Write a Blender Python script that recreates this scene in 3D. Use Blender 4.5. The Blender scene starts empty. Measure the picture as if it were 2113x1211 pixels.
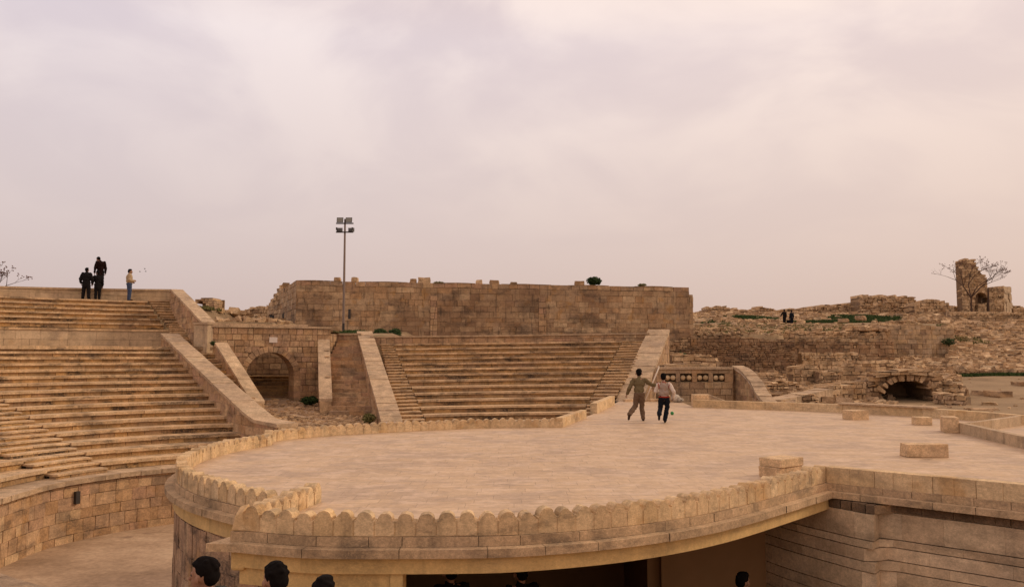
import bpy, bmesh, math, random
from mathutils import Vector, Matrix, noise
R = math.radians
rnd = random.Random(7)
scn = bpy.context.scene
COL = scn.collection

# ------------------------------------------------------------------ camera, sky, sun, exposure
CZ = 1.9
F, PX, PY, YH = 1700.0, 1056.5, 605.5, 733.0
A = math.atan((YH - PY) / F); CA, SA = math.cos(A), math.sin(A)
cam_d = bpy.data.cameras.new('camera'); cam = bpy.data.objects.new('camera', cam_d); COL.objects.link(cam)
cam.location = (0, 0, CZ); cam.rotation_euler = (R(90) + A, 0, 0)
cam_d.sensor_width = 36; cam_d.lens = F / 2113 * 36; cam_d.clip_end = 3000; cam_d.clip_start = 0.05
scn.camera = cam

SUN_EL, SUN_AZ = R(28), R(75)      # azimuth measured from +Y towards +X
w = bpy.data.worlds.new('World'); scn.world = w; w.use_nodes = True
nt = w.node_tree; nt.nodes.clear()
def N(t, typ, **k):
    n = t.nodes.new(typ)
    for a, b in k.items(): setattr(n, a, b)
    return n
def L(t, a, b): t.links.new(a, b)
out = N(nt, 'ShaderNodeOutputWorld')
sky = N(nt, 'ShaderNodeTexSky', sky_type='NISHITA', sun_disc=False, sun_elevation=SUN_EL, sun_rotation=SUN_AZ)
sky.dust_density = 4.0
bg1 = N(nt, 'ShaderNodeBackground'); bg1.inputs[1].default_value = 0.05; L(nt, sky.outputs[0], bg1.inputs[0])
tc = N(nt, 'ShaderNodeTexCoord'); sep = N(nt, 'ShaderNodeSeparateXYZ'); L(nt, tc.outputs['Generated'], sep.inputs[0])
def M(t, op, a, b=None, c=None, clamp=False):
    n = N(t, 'ShaderNodeMath', operation=op, use_clamp=clamp)
    for i, v in enumerate((a, b, c)):
        if v is None: continue
        if isinstance(v, (int, float)): n.inputs[i].default_value = v
        else: L(t, v, n.inputs[i])
    return n.outputs[0]
def MIX(t, fac, a, b, mode='MIX'):
    n = N(t, 'ShaderNodeMix', data_type='RGBA', blend_type=mode)
    for sock, v in ((n.inputs[0], fac), (n.inputs[6], a), (n.inputs[7], b)):
        if isinstance(v, (int, float)): sock.default_value = v
        elif isinstance(v, tuple): sock.default_value = (*v, 1) if len(v) == 3 else v
        else: L(t, v, sock)
    return n.outputs[2]
def RAMP(t, fac, stops, interp='LINEAR'):
    n = N(t, 'ShaderNodeValToRGB'); cr = n.color_ramp; cr.interpolation = interp
    while len(cr.elements) < len(stops): cr.elements.new(0.5)
    for e, (p, c) in zip(cr.elements, stops):
        e.position = p; e.color = (*c, 1) if len(c) == 3 else c
    L(t, fac, n.inputs[0]); return n.outputs[0]
# clouds live on a plane above: direction / height
zc = M(nt, 'ADD', M(nt, 'MAXIMUM', sep.outputs[2], 0.0), 0.34)
cx = M(nt, 'DIVIDE', sep.outputs[0], zc); cy = M(nt, 'DIVIDE', sep.outputs[1], zc)
cmb = N(nt, 'ShaderNodeCombineXYZ'); L(nt, cx, cmb.inputs[0]); L(nt, cy, cmb.inputs[1])
n1 = N(nt, 'ShaderNodeTexNoise'); n1.inputs['Scale'].default_value = 2.3; n1.inputs['Detail'].default_value = 6; n1.inputs['Roughness'].default_value = 0.5
n1.inputs['Distortion'].default_value = 0.5
mp = N(nt, 'ShaderNodeMapping'); mp.inputs['Location'].default_value = (3.29, 1.77, 0); mp.inputs['Rotation'].default_value = (0, 0, R(20)); mp.inputs['Scale'].default_value = (1.0, 1.0, 1)
L(nt, cmb.outputs[0], mp.inputs[0]); L(nt, mp.outputs[0], n1.inputs['Vector'])
cl = N(nt, 'ShaderNodeMapRange', interpolation_type='SMOOTHSTEP'); cl.inputs[1].default_value = 0.38; cl.inputs[2].default_value = 0.64
L(nt, n1.outputs[0], cl.inputs[0])
# elevation gradient: dull pink-grey at the horizon, paler above
el = RAMP(nt, sep.outputs[2], [(0.0, (0.64, 0.485, 0.415)), (0.06, (0.675, 0.52, 0.455)), (0.2, (0.79, 0.65, 0.59)), (0.36, (0.89, 0.765, 0.72)), (0.6, (0.92, 0.74, 0.63)), (1.0, (0.90, 0.68, 0.54))])
warm = M(nt, 'MULTIPLY_ADD', sep.outputs[0], 0.9, 0.42, clamp=True)
side = MIX(nt, warm, (0.94, 0.97, 1.04), (1.06, 1.015, 0.965))
base = MIX(nt, 1.0, el, side, 'MULTIPLY')
hi = M(nt, 'MULTIPLY', cl.outputs[0], M(nt, 'MULTIPLY_ADD', sep.outputs[2], 3.2, -0.25, clamp=True))
dark = MIX(nt, 1.0, base, (0.85, 0.83, 0.885), 'MULTIPLY'); lite = MIX(nt, 1.0, base, (1.10, 1.09, 1.075), 'MULTIPLY')
cw = MIX(nt, cl.outputs[0], dark, lite)
cfin = MIX(nt, M(nt, 'MULTIPLY_ADD', sep.outputs[2], 3.2, -0.32, clamp=True), base, cw)
bg2 = N(nt, 'ShaderNodeBackground'); bg2.inputs[1].default_value = 1.0; L(nt, cfin, bg2.inputs[0])
mx = N(nt, 'ShaderNodeMixShader'); mx.inputs[0].default_value = 0.93
L(nt, bg1.outputs[0], mx.inputs[1]); L(nt, bg2.outputs[0], mx.inputs[2]); L(nt, mx.outputs[0], out.inputs[0])

sd = bpy.data.lights.new('sun', 'SUN'); sd.energy = 1.3; sd.angle = R(12); sd.color = (1.0, 0.80, 0.58)
so = bpy.data.objects.new('sun', sd); COL.objects.link(so)
sdir = Vector((math.sin(SUN_AZ) * math.cos(SUN_EL), math.cos(SUN_AZ) * math.cos(SUN_EL), math.sin(SUN_EL)))
so.rotation_euler = sdir.to_track_quat('Z', 'Y').to_euler(); so.location = sdir * 60
scn.view_settings.view_transform = 'Standard'; scn.view_settings.look = 'None'
scn.view_settings.exposure = 0.08; scn.view_settings.gamma = 1.0; scn.view_settings.use_curve_mapping = False

# ------------------------------------------------------------------ helpers: pixels of the photo -> real points
def ray(px, py):
    x = (px - PX) / F; u = (PY - py) / F
    return Vector((x, CA - SA * u, SA + CA * u))
def W(px, py, D):                      # point at depth D (world y)
    d = ray(px, py); t = D / d.y
    return Vector((d.x * t, D, CZ + d.z * t))
def G(px, py, z=0.0):                  # point on the horizontal plane z
    d = ray(px, py); t = (z - CZ) / d.z
    return Vector((d.x * t, d.y * t, z))
def g2(px, py, z=0.0):
    p = G(px, py, z); return (p.x, p.y)

def setp(o, label=None, cat=None, group=None, kind=None):
    if label: o['label'] = label
    if cat: o['category'] = cat
    if group: o['group'] = group
    if kind: o['kind'] = kind
    return o
def empty(name, loc, label=None, cat=None, group=None, rz=0):
    o = bpy.data.objects.new(name, None); COL.objects.link(o); o.location = loc; o.rotation_euler = (0, 0, rz)
    o.empty_display_size = 0.2
    return setp(o, label, cat, group)

class MB:
    def __init__(s, origin=(0, 0, 0)): s.v = []; s.f = []; s.m = []; s.t = []; s.o = Vector(origin); s.uv = {}
    def vert(s, p): s.v.append((p[0], p[1], p[2])); return len(s.v) - 1
    def face(s, idx, m=0, t=0.5, uv=None):
        if uv: s.uv[len(s.f)] = uv
        s.f.append(idx); s.m.append(m); s.t.append(t)
    def quad(s, a, b, c, d, m=0, t=0.5, uv=None): s.face([s.vert(a), s.vert(b), s.vert(c), s.vert(d)], m, t, uv)
    def hexa(s, p, m=0, t=0.5):        # 8 pts: bottom ccw 0-3, top ccw 4-7
        i = [s.vert(q) for q in p]
        for q in ((3, 2, 1, 0), (4, 5, 6, 7), (0, 1, 5, 4), (1, 2, 6, 5), (2, 3, 7, 6), (3, 0, 4, 7)):
            s.face([i[k] for k in q], m, t)
    def box(s, c, size, rz=0, m=0, t=0.5, jit=0):
        ca, sa = math.cos(rz), math.sin(rz); P = []
        for dz in (-.5, .5):
            for dx, dy in ((-.5, -.5), (.5, -.5), (.5, .5), (-.5, .5)):
                x, y, z = dx * size[0], dy * size[1], dz * size[2]
                if jit: x += rnd.uniform(-jit, jit); y += rnd.uniform(-jit, jit); z += rnd.uniform(-jit, jit)
                P.append((c[0] + x * ca - y * sa, c[1] + x * sa + y * ca, c[2] + z))
        s.hexa(P, m, t)
    def tube(s, p0, p1, r0, r1, n=8, m=0, t=0.5, caps=True):
        p0, p1 = Vector(p0), Vector(p1); d = (p1 - p0)
        if d.length < 1e-6: return
        q = d.to_track_quat('Z', 'Y'); a, b = [], []
        for k in range(n):
            an = 2 * math.pi * k / n; e = q @ Vector((math.cos(an), math.sin(an), 0))
            a.append(s.vert(p0 + e * r0)); b.append(s.vert(p1 + e * r1))
        for k in range(n): s.face([a[k], a[(k + 1) % n], b[(k + 1) % n], b[k]], m, t)
        if caps: s.face(a[::-1], m, t); s.face(b, m, t)
    def build(s, name, mats, parent=None, smooth=False, bevel=0, auto=False):
        me = bpy.data.meshes.new(name)
        ox, oy, oz = s.o
        me.from_pydata([(x - ox, y - oy, z - oz) for x, y, z in s.v], [], s.f)
        if not isinstance(mats, (list, tuple)): mats = [mats]
        for m in mats: me.materials.append(m)
        me.polygons.foreach_set('material_index', s.m)
        at = me.attributes.new('tint', 'FLOAT', 'FACE'); at.data.foreach_set('value', s.t)
        if s.uv:
            ul = me.uv_layers.new(name='UVMap')
            for fi, uvs in s.uv.items():
                for k, li in enumerate(me.polygons[fi].loop_indices): ul.data[li].uv = uvs[k]
        if smooth: me.polygons.foreach_set('use_smooth', [True] * len(me.polygons))
        me.update()
        o = bpy.data.objects.new(name, me); COL.objects.link(o)
        if parent is not None:
            o.parent = parent; o.location = (ox - parent.location.x, oy - parent.location.y, oz - parent.location.z)
            if parent.parent: pass
        else: o.location = (ox, oy, oz)
        if bevel:
            b = o.modifiers.new('bevel', 'BEVEL'); b.width = bevel; b.segments = 2; b.limit_method = 'ANGLE'; b.angle_limit = R(40)
        return o
def mbp(parent): return MB(parent.location)

# ------------------------------------------------------------------ materials
def new_mat(name, rough=0.9, spec=0.25):
    m = bpy.data.materials.new(name); m.use_nodes = True; t = m.node_tree; t.nodes.clear()
    o = N(t, 'ShaderNodeOutputMaterial'); b = N(t, 'ShaderNodeBsdfPrincipled'); L(t, b.outputs[0], o.inputs[0])
    b.inputs['Roughness'].default_value = rough; b.inputs['Specular IOR Level'].default_value = spec
    return m, t, b
def noise_tex(t, vec, scale, detail=4, rough=0.55, sc3=None, dist=0):
    if sc3:
        mp = N(t, 'ShaderNodeMapping'); mp.inputs['Scale'].default_value = sc3; L(t, vec, mp.inputs[0]); vec = mp.outputs[0]
    n = N(t, 'ShaderNodeTexNoise'); n.inputs['Scale'].default_value = scale; n.inputs['Detail'].default_value = detail
    n.inputs['Roughness'].default_value = rough; n.inputs['Distortion'].default_value = dist; L(t, vec, n.inputs['Vector'])
    return n.outputs[0]
def smooth(t, v, a, b):
    n = N(t, 'ShaderNodeMapRange', interpolation_type='SMOOTHSTEP'); n.inputs[1].default_value = a; n.inputs[2].default_value = b
    L(t, v, n.inputs[0]); return n.outputs[0]
def bump(t, b, h, dist, strength=1.0, prev=None):
    n = N(t, 'ShaderNodeBump'); n.inputs['Distance'].default_value = dist; n.inputs['Strength'].default_value = strength
    L(t, h, n.inputs['Height'])
    if prev is not None: L(t, prev, n.inputs['Normal'])
    L(t, n.outputs[0], b.inputs['Normal']); return n.outputs[0]

def stone(name, cols, stain=0.35, stain_col=(0.06, 0.045, 0.035), streak=0.25, ochre=0.15, pit=0.012, objrand=False, fine=18, stain_scale=0.9, wear=1.0, patch=0.0):
    m, t, b = new_mat(name)
    ge = N(t, 'ShaderNodeNewGeometry'); P = ge.outputs['Position']
    at = N(t, 'ShaderNodeAttribute', attribute_name='tint'); tv = at.outputs['Fac']
    if objrand:
        oi = N(t, 'ShaderNodeObjectInfo'); tv = oi.outputs['Random']
    cols = [(a_ * 1.09, b_ * 1.10, c_ * 1.0) for a_, b_, c_ in cols]
    n = len(cols)
    c = RAMP(t, tv, [(i / max(1, n - 1), k) for i, k in enumerate(cols)])
    # mottling
    f1 = noise_tex(t, P, 3.2, 5, 0.6); f2 = noise_tex(t, P, fine, 4, 0.65)
    def cr_(v_, lo, hi_):
        n_ = N(t, 'ShaderNodeMapRange'); n_.inputs[1].default_value = 0.34; n_.inputs[2].default_value = 0.66; n_.inputs[3].default_value = lo; n_.inputs[4].default_value = hi_; L(t, v_, n_.inputs[0]); return n_.outputs[0]
    v = cr_(f1, 1 - .22 * wear, 1 + .16 * wear); v2 = cr_(f2, 1 - .24 * wear, 1 + .16 * wear)
    v3 = cr_(noise_tex(t, P, fine * 2.7, 3, 0.7, sc3=(1, 1, 1.5)), 1 - .22 * wear, 1 + .18 * wear)
    vv = M(t, 'MULTIPLY', M(t, 'MULTIPLY', v, v2), v3)
    cc = N(t, 'ShaderNodeCombineColor'); [L(t, vv, cc.inputs[i]) for i in range(3)]
    c = MIX(t, 1.0, c, cc.outputs[0], 'MULTIPLY')
    # ochre rust patches
    oc = smooth(t, noise_tex(t, P, 1.7, 3, 0.5), 0.56, 0.72)
    c = MIX(t, M(t, 'MULTIPLY', oc, ochre), c, (0.46, 0.24, 0.07))
    # pink-grey patches
    pk = smooth(t, noise_tex(t, P, 0.8, 3, 0.5, sc3=(1, 1, 1.7)), 0.5, 0.75)
    c = MIX(t, M(t, 'MULTIPLY', pk, 0.35), c, (0.31, 0.215, 0.155))
    if patch: c = MIX(t, M(t, 'MULTIPLY', smooth(t, noise_tex(t, P, 0.22, 5, 0.6), 0.46, 0.60), patch), c, (0.19, 0.105, 0.058))
    # lichen / soot blotches (broken up)
    st = M(t, 'MULTIPLY', smooth(t, noise_tex(t, P, stain_scale, 7, 0.72, sc3=(1, 1, 2.4)), 0.50, 0.62), smooth(t, f2, 0.36, 0.52))
    c = MIX(t, M(t, 'MULTIPLY', st, stain), c, stain_col)
    # vertical streaks
    sk = smooth(t, noise_tex(t, P, 2.2, 4, 0.6, sc3=(2.2, 2.2, 0.35)), 0.54, 0.72)
    c = MIX(t, M(t, 'MULTIPLY', sk, streak), c, stain_col)
    L(t, c, b.inputs['Base Color'])
    h = M(t, 'ADD', f2, M(t, 'MULTIPLY', f1, 0.6))
    bump(t, b, h, pit)
    return m
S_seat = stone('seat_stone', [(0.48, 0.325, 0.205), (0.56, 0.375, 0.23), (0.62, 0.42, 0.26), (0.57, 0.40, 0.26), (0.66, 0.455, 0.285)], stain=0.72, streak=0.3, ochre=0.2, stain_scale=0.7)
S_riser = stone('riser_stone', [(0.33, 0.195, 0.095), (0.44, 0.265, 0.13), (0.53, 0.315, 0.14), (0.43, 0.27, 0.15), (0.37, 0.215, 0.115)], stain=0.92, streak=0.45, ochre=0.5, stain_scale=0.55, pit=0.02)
S_cope = stone('coping_stone', [(0.46, 0.32, 0.215), (0.52, 0.365, 0.25), (0.42, 0.295, 0.205), (0.57, 0.41, 0.28)], stain=0.35, streak=0.12, ochre=0.15)
S_wall = stone('ashlar_stone', [(0.35, 0.21, 0.125), (0.46, 0.29, 0.18), (0.40, 0.235, 0.13), (0.54, 0.36, 0.22), (0.44, 0.26, 0.17), (0.37, 0.25, 0.165)], stain=0.55, streak=0.3, ochre=0.3)
S_fort = stone('fortress_stone', [(0.32, 0.20, 0.125), (0.44, 0.295, 0.185), (0.38, 0.235, 0.14), (0.54, 0.375, 0.24), (0.42, 0.25, 0.14), (0.48, 0.33, 0.215), (0.36, 0.225, 0.135)], stain=0.6, streak=0.55, ochre=0.5, stain_scale=0.4, patch=0.5)
S_rub = stone('rubble_stone', [(0.32, 0.205, 0.125), (0.40, 0.245, 0.14), (0.45, 0.30, 0.195), (0.50, 0.325, 0.19), (0.60, 0.41, 0.255), (0.69, 0.48, 0.31)], stain=0.6, streak=0.25, ochre=0.35, pit=0.03)
S_stain = stone('stained_rubble', [(0.30, 0.18, 0.105), (0.36, 0.21, 0.12), (0.40, 0.26, 0.16), (0.46, 0.30, 0.185), (0.56, 0.385, 0.24)], stain=0.7, streak=0.3, ochre=0.35, pit=0.03, patch=0.5, stain_scale=.5)
S_patch = stone('patched_ashlar', [(0.22, 0.145, 0.10), (0.50, 0.34, 0.22), (0.42, 0.27, 0.165), (0.60, 0.43, 0.29), (0.30, 0.19, 0.12), (0.55, 0.37, 0.22), (0.47, 0.34, 0.24)], stain=0.5, ochre=.4)
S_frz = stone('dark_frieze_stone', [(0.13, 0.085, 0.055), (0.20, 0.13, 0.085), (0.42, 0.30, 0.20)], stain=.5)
S_mort2 = stone('pale_mortar', [(0.33, 0.215, 0.13), (0.40, 0.265, 0.165)], stain=0.5, streak=0.2, ochre=0.1)
S_mort = stone('mortar', [(0.20, 0.12, 0.07), (0.25, 0.16, 0.10)], stain=0.4, streak=0.2, ochre=0.1)
S_para = stone('parapet_stone', [(0.56, 0.385, 0.235), (0.63, 0.45, 0.285), (0.59, 0.405, 0.235), (0.66, 0.48, 0.31)], stain=0.35, streak=0.2, ochre=0.45, objrand=False, wear=0.7, pit=0.006, stain_scale=1.6)
S_merl = stone('merlon_stone', [(0.56, 0.385, 0.235), (0.63, 0.45, 0.285), (0.59, 0.405, 0.235), (0.66, 0.48, 0.31)], stain=0.45, streak=0.35, ochre=0.5, objrand=True, wear=0.75, pit=0.006, stain_scale=1.8)
S_corn = stone('cornice_stone', [(0.47, 0.32, 0.205), (0.53, 0.365, 0.235), (0.43, 0.295, 0.19)], stain=0.55, streak=0.3, ochre=0.1, pit=0.006, fine=30)
S_block = stone('loose_block_stone', [(0.58, 0.39, 0.245), (0.66, 0.46, 0.29)], stain=0.3, streak=0.1, ochre=0.4, pit=0.01, stain_scale=2.0)
S_pink = stone('weathered_pink_ashlar', [(0.33, 0.20, 0.13), (0.44, 0.28, 0.19), (0.40, 0.25, 0.16), (0.50, 0.35, 0.24)], stain=0.75, streak=0.6, ochre=0.35, stain_scale=1.2)
S_groove = stone('grooved_ashlar', [(0.56, 0.42, 0.30), (0.64, 0.48, 0.34), (0.52, 0.375, 0.26), (0.70, 0.53, 0.385)], stain=0.4, streak=0.12, ochre=0.15, wear=0.7, pit=0.004, stain_scale=.8)
S_smooth = stone('smooth_ashlar', [(0.45, 0.325, 0.225), (0.50, 0.365, 0.255), (0.42, 0.295, 0.195), (0.54, 0.40, 0.285)], stain=0.35, streak=0.3, ochre=0.15, wear=0.6, pit=0.004)

def plain(name, col, rough=0.85, spec=0.3, var=0.25, scale=8, metal=0):
    m, t, b = new_mat(name, rough, spec)
    ge = N(t, 'ShaderNodeNewGeometry')
    f = noise_tex(t, ge.outputs['Position'], scale, 4, 0.6)
    v = M(t, 'MULTIPLY_ADD', f, var * 2, 1 - var)
    cc = N(t, 'ShaderNodeCombineColor'); [L(t, v, cc.inputs[i]) for i in range(3)]
    L(t, MIX(t, 1.0, col, cc.outputs[0], 'MULTIPLY'), b.inputs['Base Color']); b.inputs['Metallic'].default_value = metal
    bump(t, b, f, 0.004)
    return m
plaster = stone('yellow_plaster', [(0.60, 0.40, 0.185), (0.62, 0.42, 0.20)], stain=0.3, streak=0.2, ochre=0.1, wear=0.45, pit=0.004)
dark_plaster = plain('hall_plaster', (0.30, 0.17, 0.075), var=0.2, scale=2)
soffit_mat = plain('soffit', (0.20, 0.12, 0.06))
metal = plain('galvanised_steel', (0.22, 0.16, 0.125), 0.5, 0.5, 0.25, 6, 0.4)
black_metal = plain('black_painted_steel', (0.03, 0.024, 0.02), 0.5, 0.5, 0.2)
glass_mat = plain('lamp_glass', (0.20, 0.19, 0.15), 0.15, 0.6, 0.2, 30)
white_pipe = plain('white_pipe', (0.62, 0.50, 0.38), 0.5, 0.4, 0.15)
plaque_mat = plain('plaque_marble', (0.66, 0.56, 0.48), 0.5, 0.4, 0.15, 20)
bark = plain('bark', (0.085, 0.05, 0.035), 0.9, 0.2, 0.3, 20)
bud = plain('seed_clusters', (0.16, 0.075, 0.05), 0.9, 0.2, 0.3, 20)

# paving of the stage: long thin slabs, pink and ochre, worn
m, t, b = new_mat('stage_paving', 0.6, 0.35)
ge = N(t, 'ShaderNodeNewGeometry'); P = ge.outputs['Position']
sp = N(t, 'ShaderNodeSeparateXYZ'); L(t, P, sp.inputs[0])
row = M(t, 'FLOOR', M(t, 'DIVIDE', sp.outputs[1], 0.30))
wn = N(t, 'ShaderNodeTexWhiteNoise', noise_dimensions='1D'); L(t, row, wn.inputs['W'])
ux = M(t, 'ADD', M(t, 'DIVIDE', sp.outputs[0], 0.62), M(t, 'MULTIPLY', wn.outputs[0], 7.3))
colm = M(t, 'FLOOR', ux)
cv = N(t, 'ShaderNodeCombineXYZ'); L(t, row, cv.inputs[0]); L(t, colm, cv.inputs[1])
wn2 = N(t, 'ShaderNodeTexWhiteNoise', noise_dimensions='3D'); L(t, cv.outputs[0], wn2.inputs['Vector'])
c = RAMP(t, wn2.outputs[0], [(0, (0.515, 0.355, 0.212)), (.3, (0.565, 0.392, 0.235)), (.6, (0.54, 0.382, 0.24)), (.85, (0.605, 0.425, 0.26)), (1, (0.52, 0.36, 0.222))])
fr = M(t, 'FRACT', ux); fy = M(t, 'FRACT', M(t, 'DIVIDE', sp.outputs[1], 0.30))
jx = M(t, 'LESS_THAN', M(t, 'MINIMUM', fr, M(t, 'SUBTRACT', 1.0, fr)), 0.008)
jy = M(t, 'LESS_THAN', M(t, 'MINIMUM', fy, M(t, 'SUBTRACT', 1.0, fy)), 0.016)
j = M(t, 'MAXIMUM', jx, jy)
c = MIX(t, M(t, 'MULTIPLY', j, 0.42), c, (0.24, 0.16, 0.10))
b1 = noise_tex(t, P, 0.7, 7, 0.68, sc3=(1, 1.2, 1), dist=0.4)
c = MIX(t, M(t, 'MULTIPLY', smooth(t, b1, 0.46, 0.60), 0.48), c, (0.35, 0.25, 0.18))
b2 = noise_tex(t, P, 1.9, 6, 0.65, sc3=(1, 1.4, 1))
c = MIX(t, M(t, 'MULTIPLY', smooth(t, b2, 0.50, 0.60), 0.50), c, (0.68, 0.50, 0.35))
b3 = noise_tex(t, P, 7, 6, 0.75, sc3=(1, 1.1, 1))
vv = M(t, 'MULTIPLY_ADD', b3, 0.9, 0.55)
cc = N(t, 'ShaderNodeCombineColor'); [L(t, vv, cc.inputs[i]) for i in range(3)]
c = MIX(t, 1.0, c, cc.outputs[0], 'MULTIPLY')
b4 = noise_tex(t, P, 0.9, 5, 0.75, sc3=(1, 3.5, 1), dist=1.5)
c = MIX(t, M(t, 'MULTIPLY', smooth(t, b4, 0.60, 0.68), 0.55), c, (0.16, 0.105, 0.08))
L(t, c, b.inputs['Base Color'])
bump(t, b, M(t, 'SUBTRACT', M(t, 'MULTIPLY', b3, 0.5), j), 0.004)
paving = m

m, t, b = new_mat('dirt', 0.97, 0.15)
ge = N(t, 'ShaderNodeNewGeometry'); P = ge.outputs['Position']
f1 = noise_tex(t, P, 0.35, 6, 0.6); f2 = noise_tex(t, P, 6, 5, 0.7)
c = RAMP(t, f1, [(0.3, (0.22, 0.15, 0.085)), (0.5, (0.31, 0.215, 0.125)), (0.7, (0.38, 0.265, 0.155))])
vv = M(t, 'MULTIPLY_ADD', f2, 0.7, 0.65)
cc = N(t, 'ShaderNodeCombineColor'); [L(t, vv, cc.inputs[i]) for i in range(3)]
c = MIX(t, 1.0, c, cc.outputs[0], 'MULTIPLY')
gn = noise_tex(t, P, 0.16, 5, 0.65)
c = MIX(t, M(t, 'MULTIPLY', smooth(t, gn, 0.58, 0.68), 0.55), c, (0.10, 0.11, 0.035))
L(t, c, b.inputs['Base Color']); bump(t, b, f2, 0.04)
dirt = m
m, t, b = new_mat('earth_floor', 0.95, 0.2)
ge = N(t, 'ShaderNodeNewGeometry'); P = ge.outputs['Position']
f1 = noise_tex(t, P, 0.5, 6, 0.6, sc3=(1, 1.6, 1)); f2 = noise_tex(t, P, 8, 5, 0.7)
c = RAMP(t, f1, [(0.35, (0.31, 0.21, 0.13)), (0.5, (0.42, 0.29, 0.185)), (0.66, (0.50, 0.36, 0.235))])
vv = M(t, 'MULTIPLY_ADD', f2, 1.0, 0.5)
cc = N(t, 'ShaderNodeCombineColor'); [L(t, vv, cc.inputs[i]) for i in range(3)]
c = MIX(t, 1.0, c, cc.outputs[0], 'MULTIPLY')
c = MIX(t, M(t, 'MULTIPLY', smooth(t, noise_tex(t, P, 0.7, 6, 0.7), 0.60, 0.68), 0.5), c, (0.17, 0.11, 0.08))
L(t, c, b.inputs['Base Color']); bump(t, b, f2, 0.012)
floor_mat = m

def leaf_mat(name, c1, c2):
    m, t, b = new_mat(name, 0.8, 0.25)
    at = N(t, 'ShaderNodeAttribute', attribute_name='tint')
    L(t, RAMP(t, at.outputs['Fac'], [(0, c1), (1, c2)]), b.inputs['Base Color']); return m
leaf = leaf_mat('bush_leaves', (0.012, 0.028, 0.008), (0.05, 0.085, 0.02))
grass_m = leaf_mat('grass_blades', (0.025, 0.045, 0.01), (0.07, 0.105, 0.025))
dry_m = leaf_mat('dry_weeds', (0.10, 0.10, 0.03), (0.20, 0.17, 0.06))

# ------------------------------------------------------------------ plan paths and masonry
class Path:
    def __init__(s, pts, smooth=False, step=0.25):
        P = [Vector((p[0], p[1])) for p in pts]
        if smooth:
            Q = []
            for i in range(len(P) - 1):
                p0 = P[i - 1] if i else P[i] * 2 - P[i + 1]; p3 = P[i + 2] if i + 2 < len(P) else P[i + 1] * 2 - P[i]
                n = max(2, int((P[i + 1] - P[i]).length / step))
                for k in range(n):
                    u = k / n
                    Q.append(0.5 * ((2 * P[i]) + (P[i + 1] - p0) * u + (2 * p0 - 5 * P[i] + 4 * P[i + 1] - p3) * u * u + (3 * P[i] - p0 - 3 * P[i + 1] + p3) * u ** 3))
            Q.append(P[-1]); P = Q
        s.p = P; s.s = [0]
        for a, b in zip(P, P[1:]): s.s.append(s.s[-1] + (b - a).length)
        s.len = s.s[-1]
        s.n = []
        for i in range(len(P)):
            d = (P[min(i + 1, len(P) - 1)] - P[max(i - 1, 0)]).normalized()
            s.n.append(Vector((d.y, -d.x)))       # right-hand normal of travel
    def at(s, u, off=0):
        u = min(max(u, 0), s.len)
        lo = 0
        import bisect
        lo = min(max(bisect.bisect_right(s.s, u) - 1, 0), len(s.p) - 2)
        k = (u - s.s[lo]) / max(1e-9, s.s[lo + 1] - s.s[lo])
        p = s.p[lo].lerp(s.p[lo + 1], k); n = s.n[lo].lerp(s.n[lo + 1], k).normalized()
        return p + n * off, n
def circ(cx, cy, r, a0, a1, step=2.0):
    n = max(2, int(abs(a1 - a0) / step)); return [(cx + r * math.cos(R(a0 + (a1 - a0) * k / n)), cy + r * math.sin(R(a0 + (a1 - a0) * k / n))) for k in range(n + 1)]

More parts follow.
